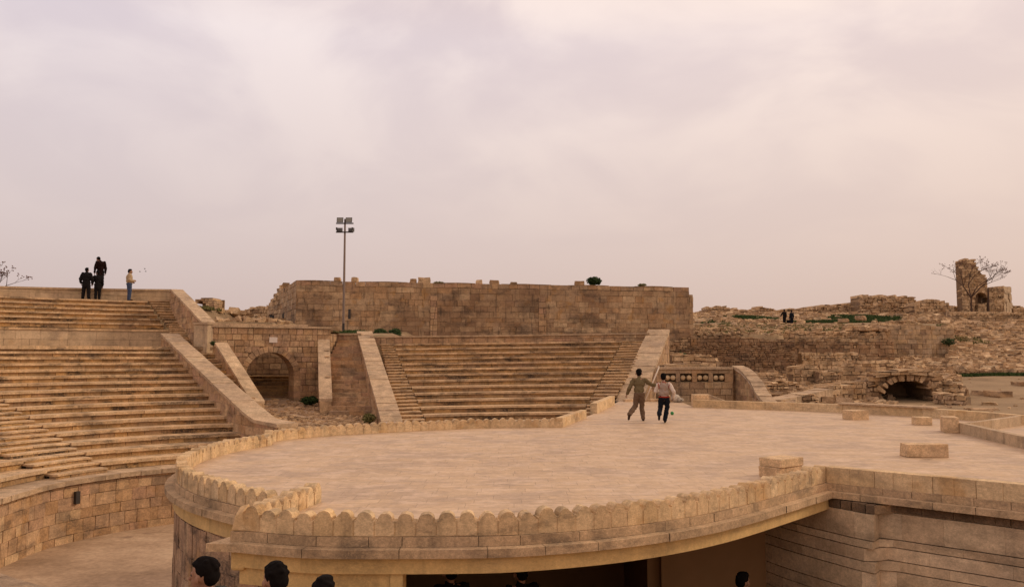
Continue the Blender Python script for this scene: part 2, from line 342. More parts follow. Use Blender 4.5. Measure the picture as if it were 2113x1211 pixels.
def masonry(mb, path, zt, zb, u0=0, u1=None, course=0.3, blen=(0.4, 0.9), depth=0.3, gap=0.008, jit=0.008, m=0, mc=1, hole=None, ragged=0, tint=(0, 1), core=True, side=1, cvar=0.0, tilt=0.0, toplight=False):
    """blocks laid in courses on the right-hand face of the path, one tint each, on a recessed mortar core"""
    if u1 is None: u1 = path.len
    fz = lambda f, u: f(u) if callable(f) else f
    zmin = min(fz(zb, u0), fz(zb, u1)); zmax = max(fz(zt, u0 + (u1 - u0) * k / 12) for k in range(13))
    z = zmin; ci = 0
    while z < zmax - 0.02:
        h = course * (1 + rnd.uniform(-cvar, cvar)); u = u0 - rnd.uniform(0, blen[1]) * 0.6
        while u < u1:
            l = rnd.uniform(*blen); a, b2 = max(u, u0), min(u + l, u1); u += l
            if b2 - a < 0.04: continue
            um = (a + b2) / 2; top = min(z + h, fz(zt, um) + (rnd.uniform(-ragged, ragged) if ragged else 0)); bot = max(z, fz(zb, um))
            if top - bot < h * (0.22 if ragged else .04): continue
            if hole and hole(um, (top + bot) / 2): continue
            if True:
                o = rnd.uniform(-jit, jit); tt = rnd.uniform(*tint)
                if toplight and z + h > fz(zt, um) - h * .3: tt = rnd.uniform(.75, 1)  # paler tint on the top course paints light onto the wall tops
                g = gap / 2 * rnd.uniform(0.6, 1.5)
                j = lambda: rnd.uniform(-tilt, tilt)
                pa, na = path.at(a + g); pb, nb = path.at(b2 - g)
                P = []
                ta, tb_, ba, bb_ = min(z + h, fz(zt, a)), min(z + h, fz(zt, b2)), max(z, fz(zb, a)), max(z, fz(zb, b2))
                if ragged: ta = tb_ = top
                ta = max(ta, ba + .01); tb_ = max(tb_, bb_ + .01)
                for za_, zb2 in ((ba + g, bb_ + g), (ta - g, tb_ - g)):
                    for q, n_, oo, zz in ((pa, na, o + j(), za_), (pb, nb, o + j(), zb2), (pb, nb, -depth, zb2), (pa, na, -depth, za_)):
                        P.append((q.x + side * n_.x * oo + j(), q.y + side * n_.y * oo + j(), zz + j()))
                if side < 0: P = [P[1], P[0], P[3], P[2], P[5], P[4], P[7], P[6]]
                mb.hexa(P, m, tt)
        z += h; ci += 1
    if core:
        n = max(1, int((u1 - u0) / 0.5)); rec = 0.015 + jit + tilt * 1.5
        for k in range(n):
            a = u0 + (u1 - u0) * k / n; b2 = u0 + (u1 - u0) * (k + 1) / n; um = (a + b2) / 2
            if hole and (hole(um, fz(zb, um) + 0.3) or hole(um, (fz(zb, um) + fz(zt, um)) / 2)): continue
            pa, na = path.at(a); pb, nb = path.at(b2); P = []
            for f in (zb, zt):
                for q, n_, oo, uu in ((pa, na, -rec, a), (pb, nb, -rec, b2), (pb, nb, -depth + .005, b2), (pa, na, -depth + .005, a)):
                    P.append((q.x + side * n_.x * oo, q.y + side * n_.y * oo, fz(f, uu) - (0.02 + ragged if f is zt else 0)))
            if side < 0: P = [P[1], P[0], P[3], P[2], P[5], P[4], P[7], P[6]]
            mb.hexa(P, mc, rnd.random())
def slabs(mb, path, z0, z1, o0, o1, u0=0, u1=None, blen=(0.6, 1.1), gap=0.006, jz=0.004, jo=0.006, m=0, tint=(0, 1)):
    """coping: a row of slabs between offsets o0..o1; z may be a function of u"""
    if u1 is None: u1 = path.len
    f = lambda z, u: z(u) if callable(z) else z
    u = u0
    while u < u1 - 0.02:
        l = rnd.uniform(*blen)
        if u1 - (u + l) < blen[0] * 0.5: l = u1 - u
        a, b = u + gap / 2, u + l - gap / 2; dz = rnd.uniform(-jz, jz); dj = rnd.uniform(-jo, jo); tt = rnd.uniform(*tint)
        n = max(1, int((b - a) / 0.25)); prev = None
        for k in range(n):
            a2, b2 = a + (b - a) * k / n, a + (b - a) * (k + 1) / n
            P = []
            for zf in (z0, z1):
                for uu, oo in ((a2, o0 + (dj if o0 > o1 else 0)), (b2, o0 + (dj if o0 > o1 else 0)), (b2, o1 + (dj if o1 > o0 else 0)), (a2, o1 + (dj if o1 > o0 else 0))):
                    q, _ = path.at(uu, oo); P.append((q.x, q.y, f(zf, uu) + dz))
            if o1 > o0: P = [P[3], P[2], P[1], P[0], P[7], P[6], P[5], P[4]]
            mb.hexa(P, m, tt)
        u += l

# ------------------------------------------------------------------ the left theatre bank (circles round CL)
CL = (-6.83, 20.80)
def zr(v): return v + CZ                      # heights were measured from the eye
def lineang(c, r, p, q):
    """angle at which the circle (c, r) meets the line p-q on the far/left side"""
    px_, py_ = p[0] - c[0], p[1] - c[1]; dx, dy = q[0] - p[0], q[1] - p[1]
    a = dx * dx + dy * dy; b = 2 * (px_ * dx + py_ * dy); cc_ = px_ * px_ + py_ * py_ - r * r
    d = b * b - 4 * a * cc_
    if d < 0: return None
    s = [(-b + k * math.sqrt(d)) / (2 * a) for k in (-1, 1)]
    pts = [(px_ + dx * k, py_ + dy * k) for k in s]
    pt = max(pts, key=lambda e: e[1]); return math.degrees(math.atan2(pt[1], pt[0])) % 360
def ring_row(name, c, r0, r1, a0, a1, zt, zbot, parent, lip=0.095, over=0.06, slope=0, bl=(0.7, 1.5), mats=None, tread=0.40, jo=0.012, jz=0.007, rise_m=1):
    """one seat: nosing slabs over a recessed riser, angles in degrees a0>a1; r0 inner (front) radius"""
    mb = MB(parent.location)
    p = Path(circ(c[0], c[1], r0, a0, a1, 1.2))
    # travelling a0 -> a1 (clockwise): right-hand normal points to the centre = the front
    sl = (lambda z: (lambda u: z + slope * p.at(u)[0].x)) if slope else (lambda z: z)
    slabs(mb, p, sl(zt - lip), sl(zt), over, -tread, blen=bl, jz=jz, jo=jo, m=0)
    # rest of the tread
    slabs(mb, p, sl(zt - lip), sl(zt - 0.006), -tread, -(r1 - r0) - 0.05, blen=(1.0, 2.0), jz=0.003, jo=0, m=0)
    q = Path(circ(c[0], c[1], r0, a0, a1, 1.2))
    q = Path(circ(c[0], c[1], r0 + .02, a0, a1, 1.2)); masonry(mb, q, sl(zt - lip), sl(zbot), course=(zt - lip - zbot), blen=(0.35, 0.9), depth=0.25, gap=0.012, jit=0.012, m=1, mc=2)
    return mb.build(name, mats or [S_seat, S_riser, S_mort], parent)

A0p, A1p = (-16.1, 38.4), (-7.45, 26.35)         # line of the long sloping parapet
bank = empty('seating_bank', (CL[0] - 8, CL[1] + 8, -1.2), 'broad bank of weathered stone seat rows on the left, curving round the passage, stained black', 'seating')
AIS = (146.5, 162.5)
for k in range(-7, 9):
    r0 = 12.718 - 0.8271 * k; zt = zr(-1.228 - 0.2323 * k)
    a1 = lineang(CL, r0, A0p, A1p) if k < 8 else 60
    if a1 is None: a1 = 70
    if k >= 7: a1 = max(60, a1 - 18)
    amax = 205
    if k < 1:
        ring_row('seat_row', CL, r0, r0 + 0.8271, 190, a1, zt, zt - 0.2323 - 0.02, bank)
    else:
        ring_row('seat_row', CL, r0, r0 + 0.8271, AIS[0], a1, zt, zt - 0.2323 - 0.02, bank)
        ring_row('seat_row', CL, r0, r0 + 0.8271, amax, AIS[1], zt, zt - 0.2323 - 0.02, bank)
        for h in (0, 1):     # half-height steps of the gangway
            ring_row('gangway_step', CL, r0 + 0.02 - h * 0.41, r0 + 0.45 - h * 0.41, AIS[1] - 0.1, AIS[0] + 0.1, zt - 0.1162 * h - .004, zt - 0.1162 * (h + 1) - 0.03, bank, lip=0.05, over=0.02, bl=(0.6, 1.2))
def ang_px(px_, r):
    s_ = (px_ - PX) / F * 1.0; D = 44.0
    for _ in range(60): D += r - math.hypot(s_ * (D * CA + 2.5 * SA) - CL[0], D - CL[1])
    return math.degrees(math.atan2(D - CL[1], s_ * (D * CA + 2.5 * SA) - CL[0]))
# band wall with the upper walkway
rb = 23.9; zb0, zb1 = zr(0.30), zr(1.20)
mb = mbp(bank); p = Path(circ(*CL, rb, 190, ang_px(352, rb), 1.2))
masonry(mb, p, zb1, zb0, course=0.46, blen=(0.8, 1.7), depth=0.4, gap=0.01, jit=0.006, m=0, mc=1)
slabs(mb, p, zb1, zb1 + 0.10, 0.05, -0.5, blen=(1.0, 1.8), m=2)
mb.build('band_wall', [S_smooth, S_mort, S_seat], bank)
mb = mbp(bank); p2 = Path(circ(*CL, 18.4, 190, 112, 2))
slabs(mb, p2, zr(0.25), zr(0.385), 0.0, -5.6, blen=(1.2, 2.2), m=0); mb.build('walkway', [S_seat], bank)
UP0, UP1 = (-18.15, 44.8), (-14.3, 38.6)
for i in range(6):
    r0 = 27.95 - 0.7476 * i; zt = zr(2.977 - 0.271 * i)
    a1 = ang_px(304 + 7 * i, r0)
    ring_row('seat_row', CL, r0, r0 + 0.7476, 190, a1, zt, zt - 0.271 - 0.02, bank, lip=0.09)
# steep stairs between the upper rows and the parapets, going on down beside the long parapet
def zst(r):
    for (ra, za), (rb_, zb_) in (((28.1, 2.95), (24.2, 1.60)), ((24.2, 1.60), (18.5, 0.20)), ((18.5, 0.20), (13.4, -2.35))):
        if r >= rb_ or rb_ == 13.4: return za + (zb_ - za) * (ra - r) / (ra - rb_)
nst = 34; bt, bb = W(456, 706, 37.6), W(533, 827, 34.6)
for s_ in range(nst):
    r0 = 28.2 - s_ * 0.46; r1 = r0 + 0.46
    aL = lineang(CL, r0, (-16.5, 38.95), (-7.85, 26.9)) if r0 < 18.6 else None
    if r0 > 23.9:
        i = (28.2 - r0) / 0.7476; aL = ang_px(306 + 7 * i, r0)
    elif aL is None: aL = ang_px(350 + (23.9 - r0) * 1.5, r0)
    B = lineang(CL, r0, (UP0[0] + .1, UP0[1]), (UP1[0] + .1, UP1[1])) if r0 > 21 else lineang(CL, r0, (bt.x - .1, bt.y), (bb.x - .1, bb.y))
    if r0 < 14: continue
    if aL is None or B is None or aL - B < 1: continue
    zt = zr(zst(r0 + 0.2))
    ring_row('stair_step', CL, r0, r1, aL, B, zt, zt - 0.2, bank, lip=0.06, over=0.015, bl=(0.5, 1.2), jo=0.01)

# top wall behind the last row
tw = empty('boundary_wall', (-22, 43, zr(3.0)), 'long pale wall with a flat coping along the top of the left seating bank', 'wall')
_w = W(372, 600, 46.2); aU = math.degrees(math.atan2(_w.y - CL[1], _w.x - CL[0]))
mb = mbp(tw); p = Path(circ(*CL, 28.75, 200, aU + .3, 1.2))
ztop = lambda u: zr(3.44 + 0.030 * (p.at(u)[0].x + 26))
masonry(mb, p, ztop, zr(2.93), course=0.36, blen=(0.9, 1.8), depth=0.35, gap=0.008, jit=0.004, m=0, mc=1, tint=(0, .8))
mb.build('wall_face', [S_smooth, S_mort], tw)
mb = mbp(tw); slabs(mb, p, ztop, lambda u: ztop(u) + 0.10, 0.06, -0.42, blen=(0.9, 1.6), m=0); mb.build('coping', [S_cope], tw)

# sloping parapets (ramps) ------------------------------------------------
joint_m = plain('lime_joint', (0.74, 0.60, 0.46), var=.2)
def ramp(name, label, p0, p1, wdt, zbase, cat='parapet', blen=(0.6, 1.0), stepj=0.012, thick=0.11, over=0.04, pts=None, group=None, course=0.3):
    """p0, p1 = (x, y, z of the coping top) at each end of the centre line"""
    pts = pts or [p0, p1]; p0, p1 = pts[0], pts[-1]
    o = empty(name, (p1[0], p1[1], zbase(p1[0], p1[1]) if callable(zbase) else zbase), label, cat, group)
    path = Path([(q[0], q[1]) for q in pts], smooth=len(pts) > 2, step=0.3)
    cum = [0]
    for a_, b_ in zip(pts, pts[1:]): cum.append(cum[-1] + math.hypot(b_[0] - a_[0], b_[1] - a_[1]))
    def zc(u):
        u = u / path.len * cum[-1]
        for i in range(len(pts) - 1):
            if u <= cum[i + 1] + 1e-6 or i == len(pts) - 2:
                k = (u - cum[i]) / (cum[i + 1] - cum[i]); return pts[i][2] + (pts[i + 1][2] - pts[i][2]) * k
    zb = (lambda u: zbase(*path.at(u)[0])) if callable(zbase) else zbase
    mb = mbp(o); hw = wdt / 2 - over
    pl = Path([tuple(path.at(path.len * k / 24, hw)[0]) for k in range(25)])
    pr = Path([tuple(path.at(path.len * k / 24, -hw)[0]) for k in range(25)])
    lo = lambda pp: (lambda u: zc(u / pp.len * path.len) - thick)
    lb = lambda pp: (lambda u: (zb(u / pp.len * path.len) if callable(zb) else zb))
    masonry(mb, pl, lo(pl), lb(pl), course=course, blen=(0.3, 0.7), depth=hw * 0.9, jit=0.01, m=0, mc=1, tint=(.1, .9))
    masonry(mb, pr, lo(pr), lb(pr), course=course, blen=(0.3, 0.7), depth=hw * 0.9, jit=0.01, m=0, mc=1, side=-1, tint=(.1, .9))
    # end faces
    for u_, sgn in ((0, -1), (path.len, 1)):
        q, n_ = path.at(u_); d = Vector((-n_.y, n_.x)) * sgn
        zz0 = zb(u_) if callable(zb) else zb; zz1 = zc(u_) - thick
        a_ = q + n_ * hw; b_ = q - n_ * hw; P = []
        for z_ in (zz0, zz1):
            for c_ in (a_, b_, b_ + d * 0.03, a_ + d * 0.03): P.append((c_.x, c_.y, z_))
        mb.hexa(P, 0, 0.6)
    mb.build('body', [S_wall, S_mort], o)
    mb = mbp(o); slabs(mb, path, lambda u: zc(u) - thick, zc, wdt / 2, -wdt / 2, blen=blen, jz=stepj, jo=0.006, m=0, gap=.05 if stepj > .015 else .006)
    if stepj > .015: slabs(mb, path, lambda u: zc(u) - thick - .03, lambda u: zc(u) - .034, wdt / 2 - .01, -wdt / 2 + .01, blen=(30, 31), jz=0, jo=0, m=1)
    mb.build('coping', [S_cope, joint_m], o)
    return o
def yard(x, y): return zr(-2.15 + 0.08 * (y - 40)) if y < 41 else zr(-2.07)
a_top = W(368, 690, 38.6); a_bot = W(572, 880, 26.9)
ramp('sloping_parapet', 'long sloping parapet down the right edge of the left seating bank, ending bluntly', None, None, 0.80, lambda x, y: min(yard(x, y), zr(-3.1)) if y < 30 else zr(-3.1 + (y - 30) * 0.37),
     pts=[(-16.15, 38.9, zr(1.02)), (-11.9, 32.75, zr(-.66)), (-9.4, 29.1, zr(-1.62)), (-8.15, 27.4, zr(-2.08)), (-7.15, 26.5, zr(-2.16))])
ramp('sloping_parapet', 'short upper sloping parapet dropping from the end of the top wall to a square pier', None, None, 0.62, lambda x, y: zr(0.4),
     pts=[(-18.95, 46.2, zr(3.66)), (-18.45, 45.2, zr(3.62)), (-16.9, 42.6, zr(2.95)), (-15.5, 40.5, zr(2.22)), (-14.25, 38.7, zr(1.56))])
pr_ = empty('stone_pier', (-14.2, 38.2, zr(0.2)), 'squared pale stone pier at the foot of the short upper parapet', 'pier')
mb = mbp(pr_); mb.box((-14.16, 38.05, zr(0.75)), (0.8, 0.6, 1.3), rz=-0.4, t=.3); mb.build('shaft', S_smooth, pr_, bevel=0.012)
mb = mbp(pr_); mb.box((-14.16, 38.05, zr(1.44)), (0.88, 0.68, 0.09), rz=-0.4, t=.7); mb.build('capstone', S_cope, pr_, bevel=0.012)
bt, bb = W(456, 706, 37.6), W(533, 827, 34.6)
ramp('sloping_parapet', 'narrow sloping parapet leaning against the left side of the stone arch', bt, bb, 0.58, lambda x, y: yard(x, y) - .1, blen=(0.7, 1.2))
ct, cb = W(668, 700, 40.3), W(672, 822, 35.8)
ramp('sloping_parapet', 'straight narrow parapet right of the arch with a small carved pier at its foot', ct, cb, 0.56, yard, blen=(0.8, 1.3))
dt, db = W(752, 683, 43.6), W(809, 868, 31.0)
ramp('sloping_parapet', 'sloping parapet with white joints at the left edge of the far seating bank', dt, db, 0.80, lambda x, y: yard(x, y) - .2, blen=(0.55, 0.8), stepj=0.02)
et, eb = W(1360, 680, 43.4), W(1297, 826, 34.3)
ramp('sloping_parapet', 'tall sloping parapet wall of big blocks at the right edge of the far seating bank', et, eb, 1.12, lambda x, y: -0.12, blen=(0.7, 1.0), stepj=0.02, course=0.42)

# ------------------------------------------------------------------ far seating bank
CR = (0.354, 17.834)
SL = 0.01326
bank2 = empty('seating_bank', (0, 38, -0.6), 'far middle bank of straight-looking stone seat rows below the fortress wall', 'seating')
LL = ((-6.03, 41.98), (-3.44, 32.45)); RR = ((5.6, 42.26), (2.74, 32.74))
LD = ((-7.0, 43.3), (-4.3, 31.5)); RE = ((7.35, 43.4), (4.25, 34.3))
def right_ang(c, r, p, q): return lineang(c, r, p, q)
for k in range(1, 15):
    r0 = 25.804 - 0.82365 * k; z0 = zr(0.9126 - 0.24502 * k)
    aL, aR = lineang(CR, r0, *LL), lineang(CR, r0, *RR); bL, bR = lineang(CR, r0, *LD), lineang(CR, r0, *RE)
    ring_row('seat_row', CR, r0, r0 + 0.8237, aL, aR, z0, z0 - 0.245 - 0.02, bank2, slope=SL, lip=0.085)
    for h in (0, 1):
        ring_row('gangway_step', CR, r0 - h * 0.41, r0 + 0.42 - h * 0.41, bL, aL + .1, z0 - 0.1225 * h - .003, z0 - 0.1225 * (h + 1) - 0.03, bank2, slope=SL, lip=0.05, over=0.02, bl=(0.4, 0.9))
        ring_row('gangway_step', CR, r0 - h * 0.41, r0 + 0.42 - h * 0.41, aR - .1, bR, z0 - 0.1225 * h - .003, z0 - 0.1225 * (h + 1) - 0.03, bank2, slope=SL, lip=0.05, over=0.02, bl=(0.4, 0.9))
# wall and coping above it
mb = mbp(bank2); rr = 25.75; p = Path(circ(*CR, rr, lineang(CR, rr, (-7.55, 43.6), (-4.5, 31.5)), lineang(CR, rr, *RE), 1.2))
fz = lambda z: (lambda u: z + SL * p.at(u)[0].x)
masonry(mb, p, fz(zr(1.0)), fz(zr(0.6)), course=0.4, blen=(0.25, 0.7), depth=0.3, m=0, mc=1, gap=0.015)
mb.build('retaining_wall', [S_wall, S_mort], bank2)
mb = mbp(bank2); slabs(mb, p, fz(zr(1.0)), fz(zr(1.08)), 0.07, -0.45, blen=(0.8, 1.6), m=0); mb.build('coping', [S_cope], bank2)
# narrow stair between the two parapets left of the far bank
st = empty('stone_stair', (-6.7, 38, yard(0, 38)), 'steep narrow flight of stone steps between two sloping parapets right of the arch', 'stairs')
nS = 19
for s_ in range(nS):
    k = s_ / (nS - 1); y = 35.3 + k * 7.0; z = zr(-2.45 + 0.02) + (3.15) * k + 0.08
    xl = cb.x + 0.25 + (ct.x - cb.x) * min(1, (y - 35.3) / 5); xr = -5.65 - (y - 35.3) * 0.24
    mb = mbp(st); x = xl
    while x < xr - .05:
        l = min(rnd.uniform(.4, .9), xr - x)
        mb.box((x + l / 2, y + 0.19 + rnd.uniform(-.01, .01), z - 0.11), (l - .01, 0.40, 0.2), t=rnd.random(), jit=0.003); x += l
    mb.box(((xl + xr) / 2, y + 0.6, z - 0.4), (xr - xl, 1.0, 0.5), m=1)
    mb.build('stair_step', [S_wall, S_mort], st)
tw2 = empty('retaining_wall', (-8, 43, zr(.6)), 'low coped wall closing the top of the narrow stair below the floodlight mast', 'wall')
q0, q1 = W(678, 686, 42.8), W(742, 686, 42.8)
p = Path([(q0.x - .5, q0.y), (q1.x + .1, q1.y)]); mb = mbp(tw2)
masonry(mb, p, zr(1.05), zr(-0.5), course=0.22, blen=(0.3, 0.6), depth=0.5, m=0, mc=1); mb.build('wall_face', [S_wall, S_mort], tw2)
mb = mbp(tw2); slabs(mb, p, zr(1.05), zr(1.14), 0.06, -0.6); mb.build('coping', [S_cope], tw2)

# ------------------------------------------------------------------ stone arch
aw = empty('arch_wall', (-11.5, 38.9, zr(-2.15)), 'block wall with a round arch over a passage, flat coping and a small white plaque', 'arch')
q0 = Vector((-13.85, 37.9)); q1 = Vector((-8.95, 40.75)); pw = Path([q0, q1]); Lw = pw.len
# centre of the opening from the photograph
best = min((abs((PX + F * pw.at(u * .05)[0].x / pw.at(u * .05)[0].y) - 559), u * .05) for u in range(int(Lw / .05)))[1]
uc, ar, zs, ztopa = best, 1.13, zr(-0.98), zr(1.30)
def hole(u, z): return abs(u - uc) < ar + 0.16 and z < zs or (z >= zs and math.hypot(u - uc, z - zs) < ar + 0.20)
mb = mbp(aw)
masonry(mb, pw, ztopa, zr(-2.3), course=0.27, blen=(0.22, 0.5), depth=0.9, gap=0.022, jit=0.014, m=0, mc=1, hole=hole, core=False, cvar=0.22, tilt=.006)
# mortar core with the real opening: strips
n = 60
for i in range(n):
    u0_, u1_ = Lw * i / n, Lw * (i + 1) / n; um = (u0_ + u1_) / 2
    zb_ = zr(-2.3)
    if abs(um - uc) < ar + .05: zb_ = zs + math.sqrt(max(0, (ar + .05) ** 2 - (um - uc) ** 2))
    pa, na = pw.at(u0_); pb, nb = pw.at(u1_); P = []
    for z_ in (zb_, ztopa - .01):
        for q, o_ in ((pa, -.03), (pb, -.03), (pb, -.92), (pa, -.92)): P.append((q.x + na.x * o_, q.y + na.y * o_, z_))
    mb.hexa(P, 1, .5)
mb.build('wall_face', [S_wall, S_mort], aw)
mb = mbp(aw); nv = 17
for i in range(nv):
    a0_, a1_ = math.pi * i / nv + .008, math.pi * (i + 1) / nv - .008; P = []; tt = rnd.random(); ro = ar + rnd.uniform(.26, .31); o = rnd.uniform(.005, .03)
    for r_ in (ar, ro):
        for an, oo in ((a0_, o), (a1_, o), (a1_, -.95), (a0_, -.95)):
            q, n_ = pw.at(uc - math.cos(an) * r_); q = q + n_ * oo; P.append((q.x, q.y, zs + math.sin(an) * r_))
    mb.hexa(P, 0, tt)
for sgn in (-1, 1):
    z = zr(-2.3)
    while z < zs - .01:
        h = min(.28, zs - z); q0_ = uc + sgn * ar; q1_ = uc + sgn * (ar + rnd.uniform(.2, .34)); lo_, hi_ = min(q0_, q1_), max(q0_, q1_); P = []
        for z_ in (z + .006, z + h - .006):
            for u_, oo in ((lo_, .02), (hi_, .02), (hi_, -.95), (lo_, -.95)):
                q, n_ = pw.at(u_); q = q + n_ * oo; P.append((q.x, q.y, z_))
        mb.hexa(P, 0, rnd.random()); z += h
mb.build('arch_ring', [S_wall], aw)
mb = mbp(aw); slabs(mb, pw, ztopa, ztopa + .10, 0.07, -1.2, blen=(.5, 1.1)); slabs(mb, pw, ztopa + .10, ztopa + .19, -0.1, -1.0, u0=0, u1=Lw * .8, blen=(.5, 1.3), jo=.03)
mb.build('coping', [S_cope], aw)
q, n_ = pw.at(best + .1); mb = mbp(aw); d = Vector((-n_.y, n_.x)); c_ = q + n_ * .03
P = []
for z_ in (zr(.60), zr(.86)):
    for s1, s2 in ((-.19, .012), (.19, .012), (.19, -.02), (-.19, -.02)): pp = c_ + d * s1 + n_ * s2; P.append((pp.x, pp.y, z_))
mb.hexa(P, 0, .5); mb.build('plaque', plaque_mat, aw)
# what lies inside the passage: a short flight and a back wall
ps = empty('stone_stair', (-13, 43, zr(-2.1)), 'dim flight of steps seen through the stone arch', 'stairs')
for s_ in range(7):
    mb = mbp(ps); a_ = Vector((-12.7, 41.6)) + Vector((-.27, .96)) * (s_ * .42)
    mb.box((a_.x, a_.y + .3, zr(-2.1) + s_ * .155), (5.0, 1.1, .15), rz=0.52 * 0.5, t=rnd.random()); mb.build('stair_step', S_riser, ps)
mb = mbp(aw); mb.quad((-16.4, 43.2, zr(1.16)), (-13.6, 38.6, zr(1.16)), (-8.9, 41.3, zr(1.16)), (-9.1, 44.6, zr(1.16))); mb.build('passage_shade', dirt, aw)  # unseen sheet added over the passage to deepen the shadow behind the arch
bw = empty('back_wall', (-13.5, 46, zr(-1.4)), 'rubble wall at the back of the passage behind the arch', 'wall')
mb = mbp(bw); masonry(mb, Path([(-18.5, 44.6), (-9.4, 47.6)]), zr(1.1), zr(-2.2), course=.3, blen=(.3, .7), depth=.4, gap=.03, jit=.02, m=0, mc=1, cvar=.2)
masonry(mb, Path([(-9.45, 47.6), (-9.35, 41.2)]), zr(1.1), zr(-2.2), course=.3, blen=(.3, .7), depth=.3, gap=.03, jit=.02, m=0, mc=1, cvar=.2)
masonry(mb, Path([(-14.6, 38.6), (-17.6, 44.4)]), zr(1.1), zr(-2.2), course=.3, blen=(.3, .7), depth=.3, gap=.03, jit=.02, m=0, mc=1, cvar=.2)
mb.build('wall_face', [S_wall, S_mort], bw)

# ------------------------------------------------------------------ orchestra wall and floors
op = [(-6.83 + 5.3 * math.cos(R(a)), 20.8 + 5.3 * math.sin(R(a))) for a in (60, 85, 105, 122, 140, 158, 176)]
op = [(-1.5, 25.8), (-4.2, 26.2)] + op[1:] + [(-11.75, 17.3), (-10.7, 15.2), (-9.35, 13.85), (-8.05, 12.95), (-6.35, 11.8), (-4.4, 10.2), (-3.5, 8.6)]
ZO = zr(-3.34); ZF = -3.1
ow = empty('orchestra_wall', (-11.7, 19, ZF), 'curved retaining wall of large worn blocks under a broad coping, round the sunken passage', 'wall')
p = Path([(x, y) for x, y in op][::-1], smooth=True)     # reversed: right-hand normal faces the passage
pth = Path(op[::1], smooth=True)
# find which orientation faces the stage centre
def faces(pp):
    q, n_ = pp.at(pp.len * .5); return n_.dot(Vector((0.5, 15.4)) - q) > 0
OP = pth if faces(pth) else p
mb = mbp(ow); masonry(mb, OP, ZO - .13, ZF - .05, course=.30, blen=(.18, .62), depth=.4, gap=.012, jit=.006, m=0, mc=1, cvar=.25, tilt=.007); mb.build('wall_face', [S_wall, S_mort2], ow)
mb = mbp(ow); slabs(mb, OP, ZO - .13, ZO, .10, -.95, blen=(.35, .8), jz=.006, jo=.015, gap=.012); slabs(mb, OP, ZO - .3, ZO - .008, -.95, -1.7, blen=(.6, 1.4)); mb.build('coping', [S_cope], ow)
q = W(167, 1032, 21.4); q, n_ = OP.at(min((abs(PX + F * OP.at(u * .1)[0].x / OP.at(u * .1)[0].y - 168) + (0 if OP.at(u * .1)[0].y > 18 else 500), u * .1) for u in range(int(OP.len * 10)))[1])
mb = mbp(ow); mb.box((q.x + n_.x * .03, q.y + n_.y * .03, zr(-3.83)), (.13, .13, .33), rz=math.atan2(n_.y, n_.x)); mb.build('junction_box', black_metal, ow)
# floors
mb = MB(); ring = [(-14, 9), (-16, 20), (-14, 30), (-2, 34), (6, 34), (9, 20), (9, 11), (9, 5), (-9, 5)]
mb.face([mb.vert((x, y, ZF)) for x, y in ring][::-1]); setp(mb.build('orchestra_floor', floor_mat), kind='structure')
yard_pts = [(-16.8, 46), (-8, 47), (-6, 36), (-4.0, 31), (-3.4, 26.6), (-7.0, 25.9), (-8.5, 26.6), (-13, 34)]
mb = MB((-9, 33, -.6))
xs = [-17 + .5 * i for i in range(30)]; ys = [25.8 + .5 * i for i in range(43)]
def yz(x, y): return yard(x, y) - .05 + 0.04 * noise.noise(Vector((x * .9, y * .9, 3)))
for x in xs:
    for y in ys:
        if x > -3.6 or (x < -7.6 - (y - 26) * .62): continue
        mb.quad((x, y, yz(x, y)), (x + .5, y, yz(x + .5, y)), (x + .5, y + .5, yz(x + .5, y + .5)), (x, y + .5, yz(x, y + .5)))
setp(mb.build('yard', floor_mat, smooth=True), kind='structure')
# cobbles in the yard
mb = MB((-9, 33, -.6)); rc = random.Random(3)
for i in range(3600):
    y = 26.2 + 14.5 * rc.random() ** 1.1; x = rc.uniform(-13.8, -3.6)
    if x < -7.3 - (y - 26) * .60 or x > -4.6 - (y - 31) * .26 - .2: continue
    if y > 36 and rc.random() < .5: continue
    z = yz(x, y); l = rc.uniform(.08, .26); w_ = rc.uniform(.06, .16); an = rc.uniform(0, 3.14); tt = rc.random()
    n = rc.choice((5, 6, 7)); top = []; bot = []
    for k in range(n):
        a_ = 2 * math.pi * k / n; rr_ = rc.uniform(.75, 1.1)
        dx, dy = l * math.cos(a_) * rr_, w_ * math.sin(a_) * rr_; X_ = x + dx * math.cos(an) - dy * math.sin(an); Y_ = y + dx * math.sin(an) + dy * math.cos(an)
        bot.append(mb.vert((X_, Y_, z - .05))); top.append(mb.vert((x + (X_ - x) * .8, y + (Y_ - y) * .8, z + rc.uniform(.025, .07))))
    mb.face(top, 0, tt)
    for k in range(n): mb.face([bot[k], bot[(k + 1) % n], top[(k + 1) % n], top[k]], 0, tt)
setp(mb.build('cobbles', S_rub), 'uneven cobbles paving the yard in front of the arch', 'cobbles', kind='stuff')

# ------------------------------------------------------------------ the round stage
back_in = [g2(*q) for q in ((1160, 882), (1080, 882.5), (1000, 883.5), (900, 887.5), (780, 893.5), (650, 902), (560, 912), (490, 924))]
sc, sr = (0.5, 15.4), 6.22
def cpt(a, r=sr): return (sc[0] + r * math.cos(R(a)), sc[1] + r * math.sin(R(a)))
leftarc = [cpt(a) for a in (158, 170, 182, 194, 206, 218, 230, 238.5)]          # outer face
back_out = []
for (x, y) in back_in[:-1]:
    d = Vector((x - sc[0], y - sc[1])).normalized(); back_out.append((x + d.x * .18, y + d.y * .18))
arc_outer = back_out + leftarc                                           # from back right, round the left, to the front corner
arc_path = Path(arc_outer, smooth=True)
front_pts = [g2(*q) for q in ((497, 1094), (638, 1105), (790, 1106.5), (930, 1106), (1085, 1102), (1300, 1084), (1481, 1055), (1635, 1015), (1704, 995))]
front_path = Path(front_pts, smooth=True)
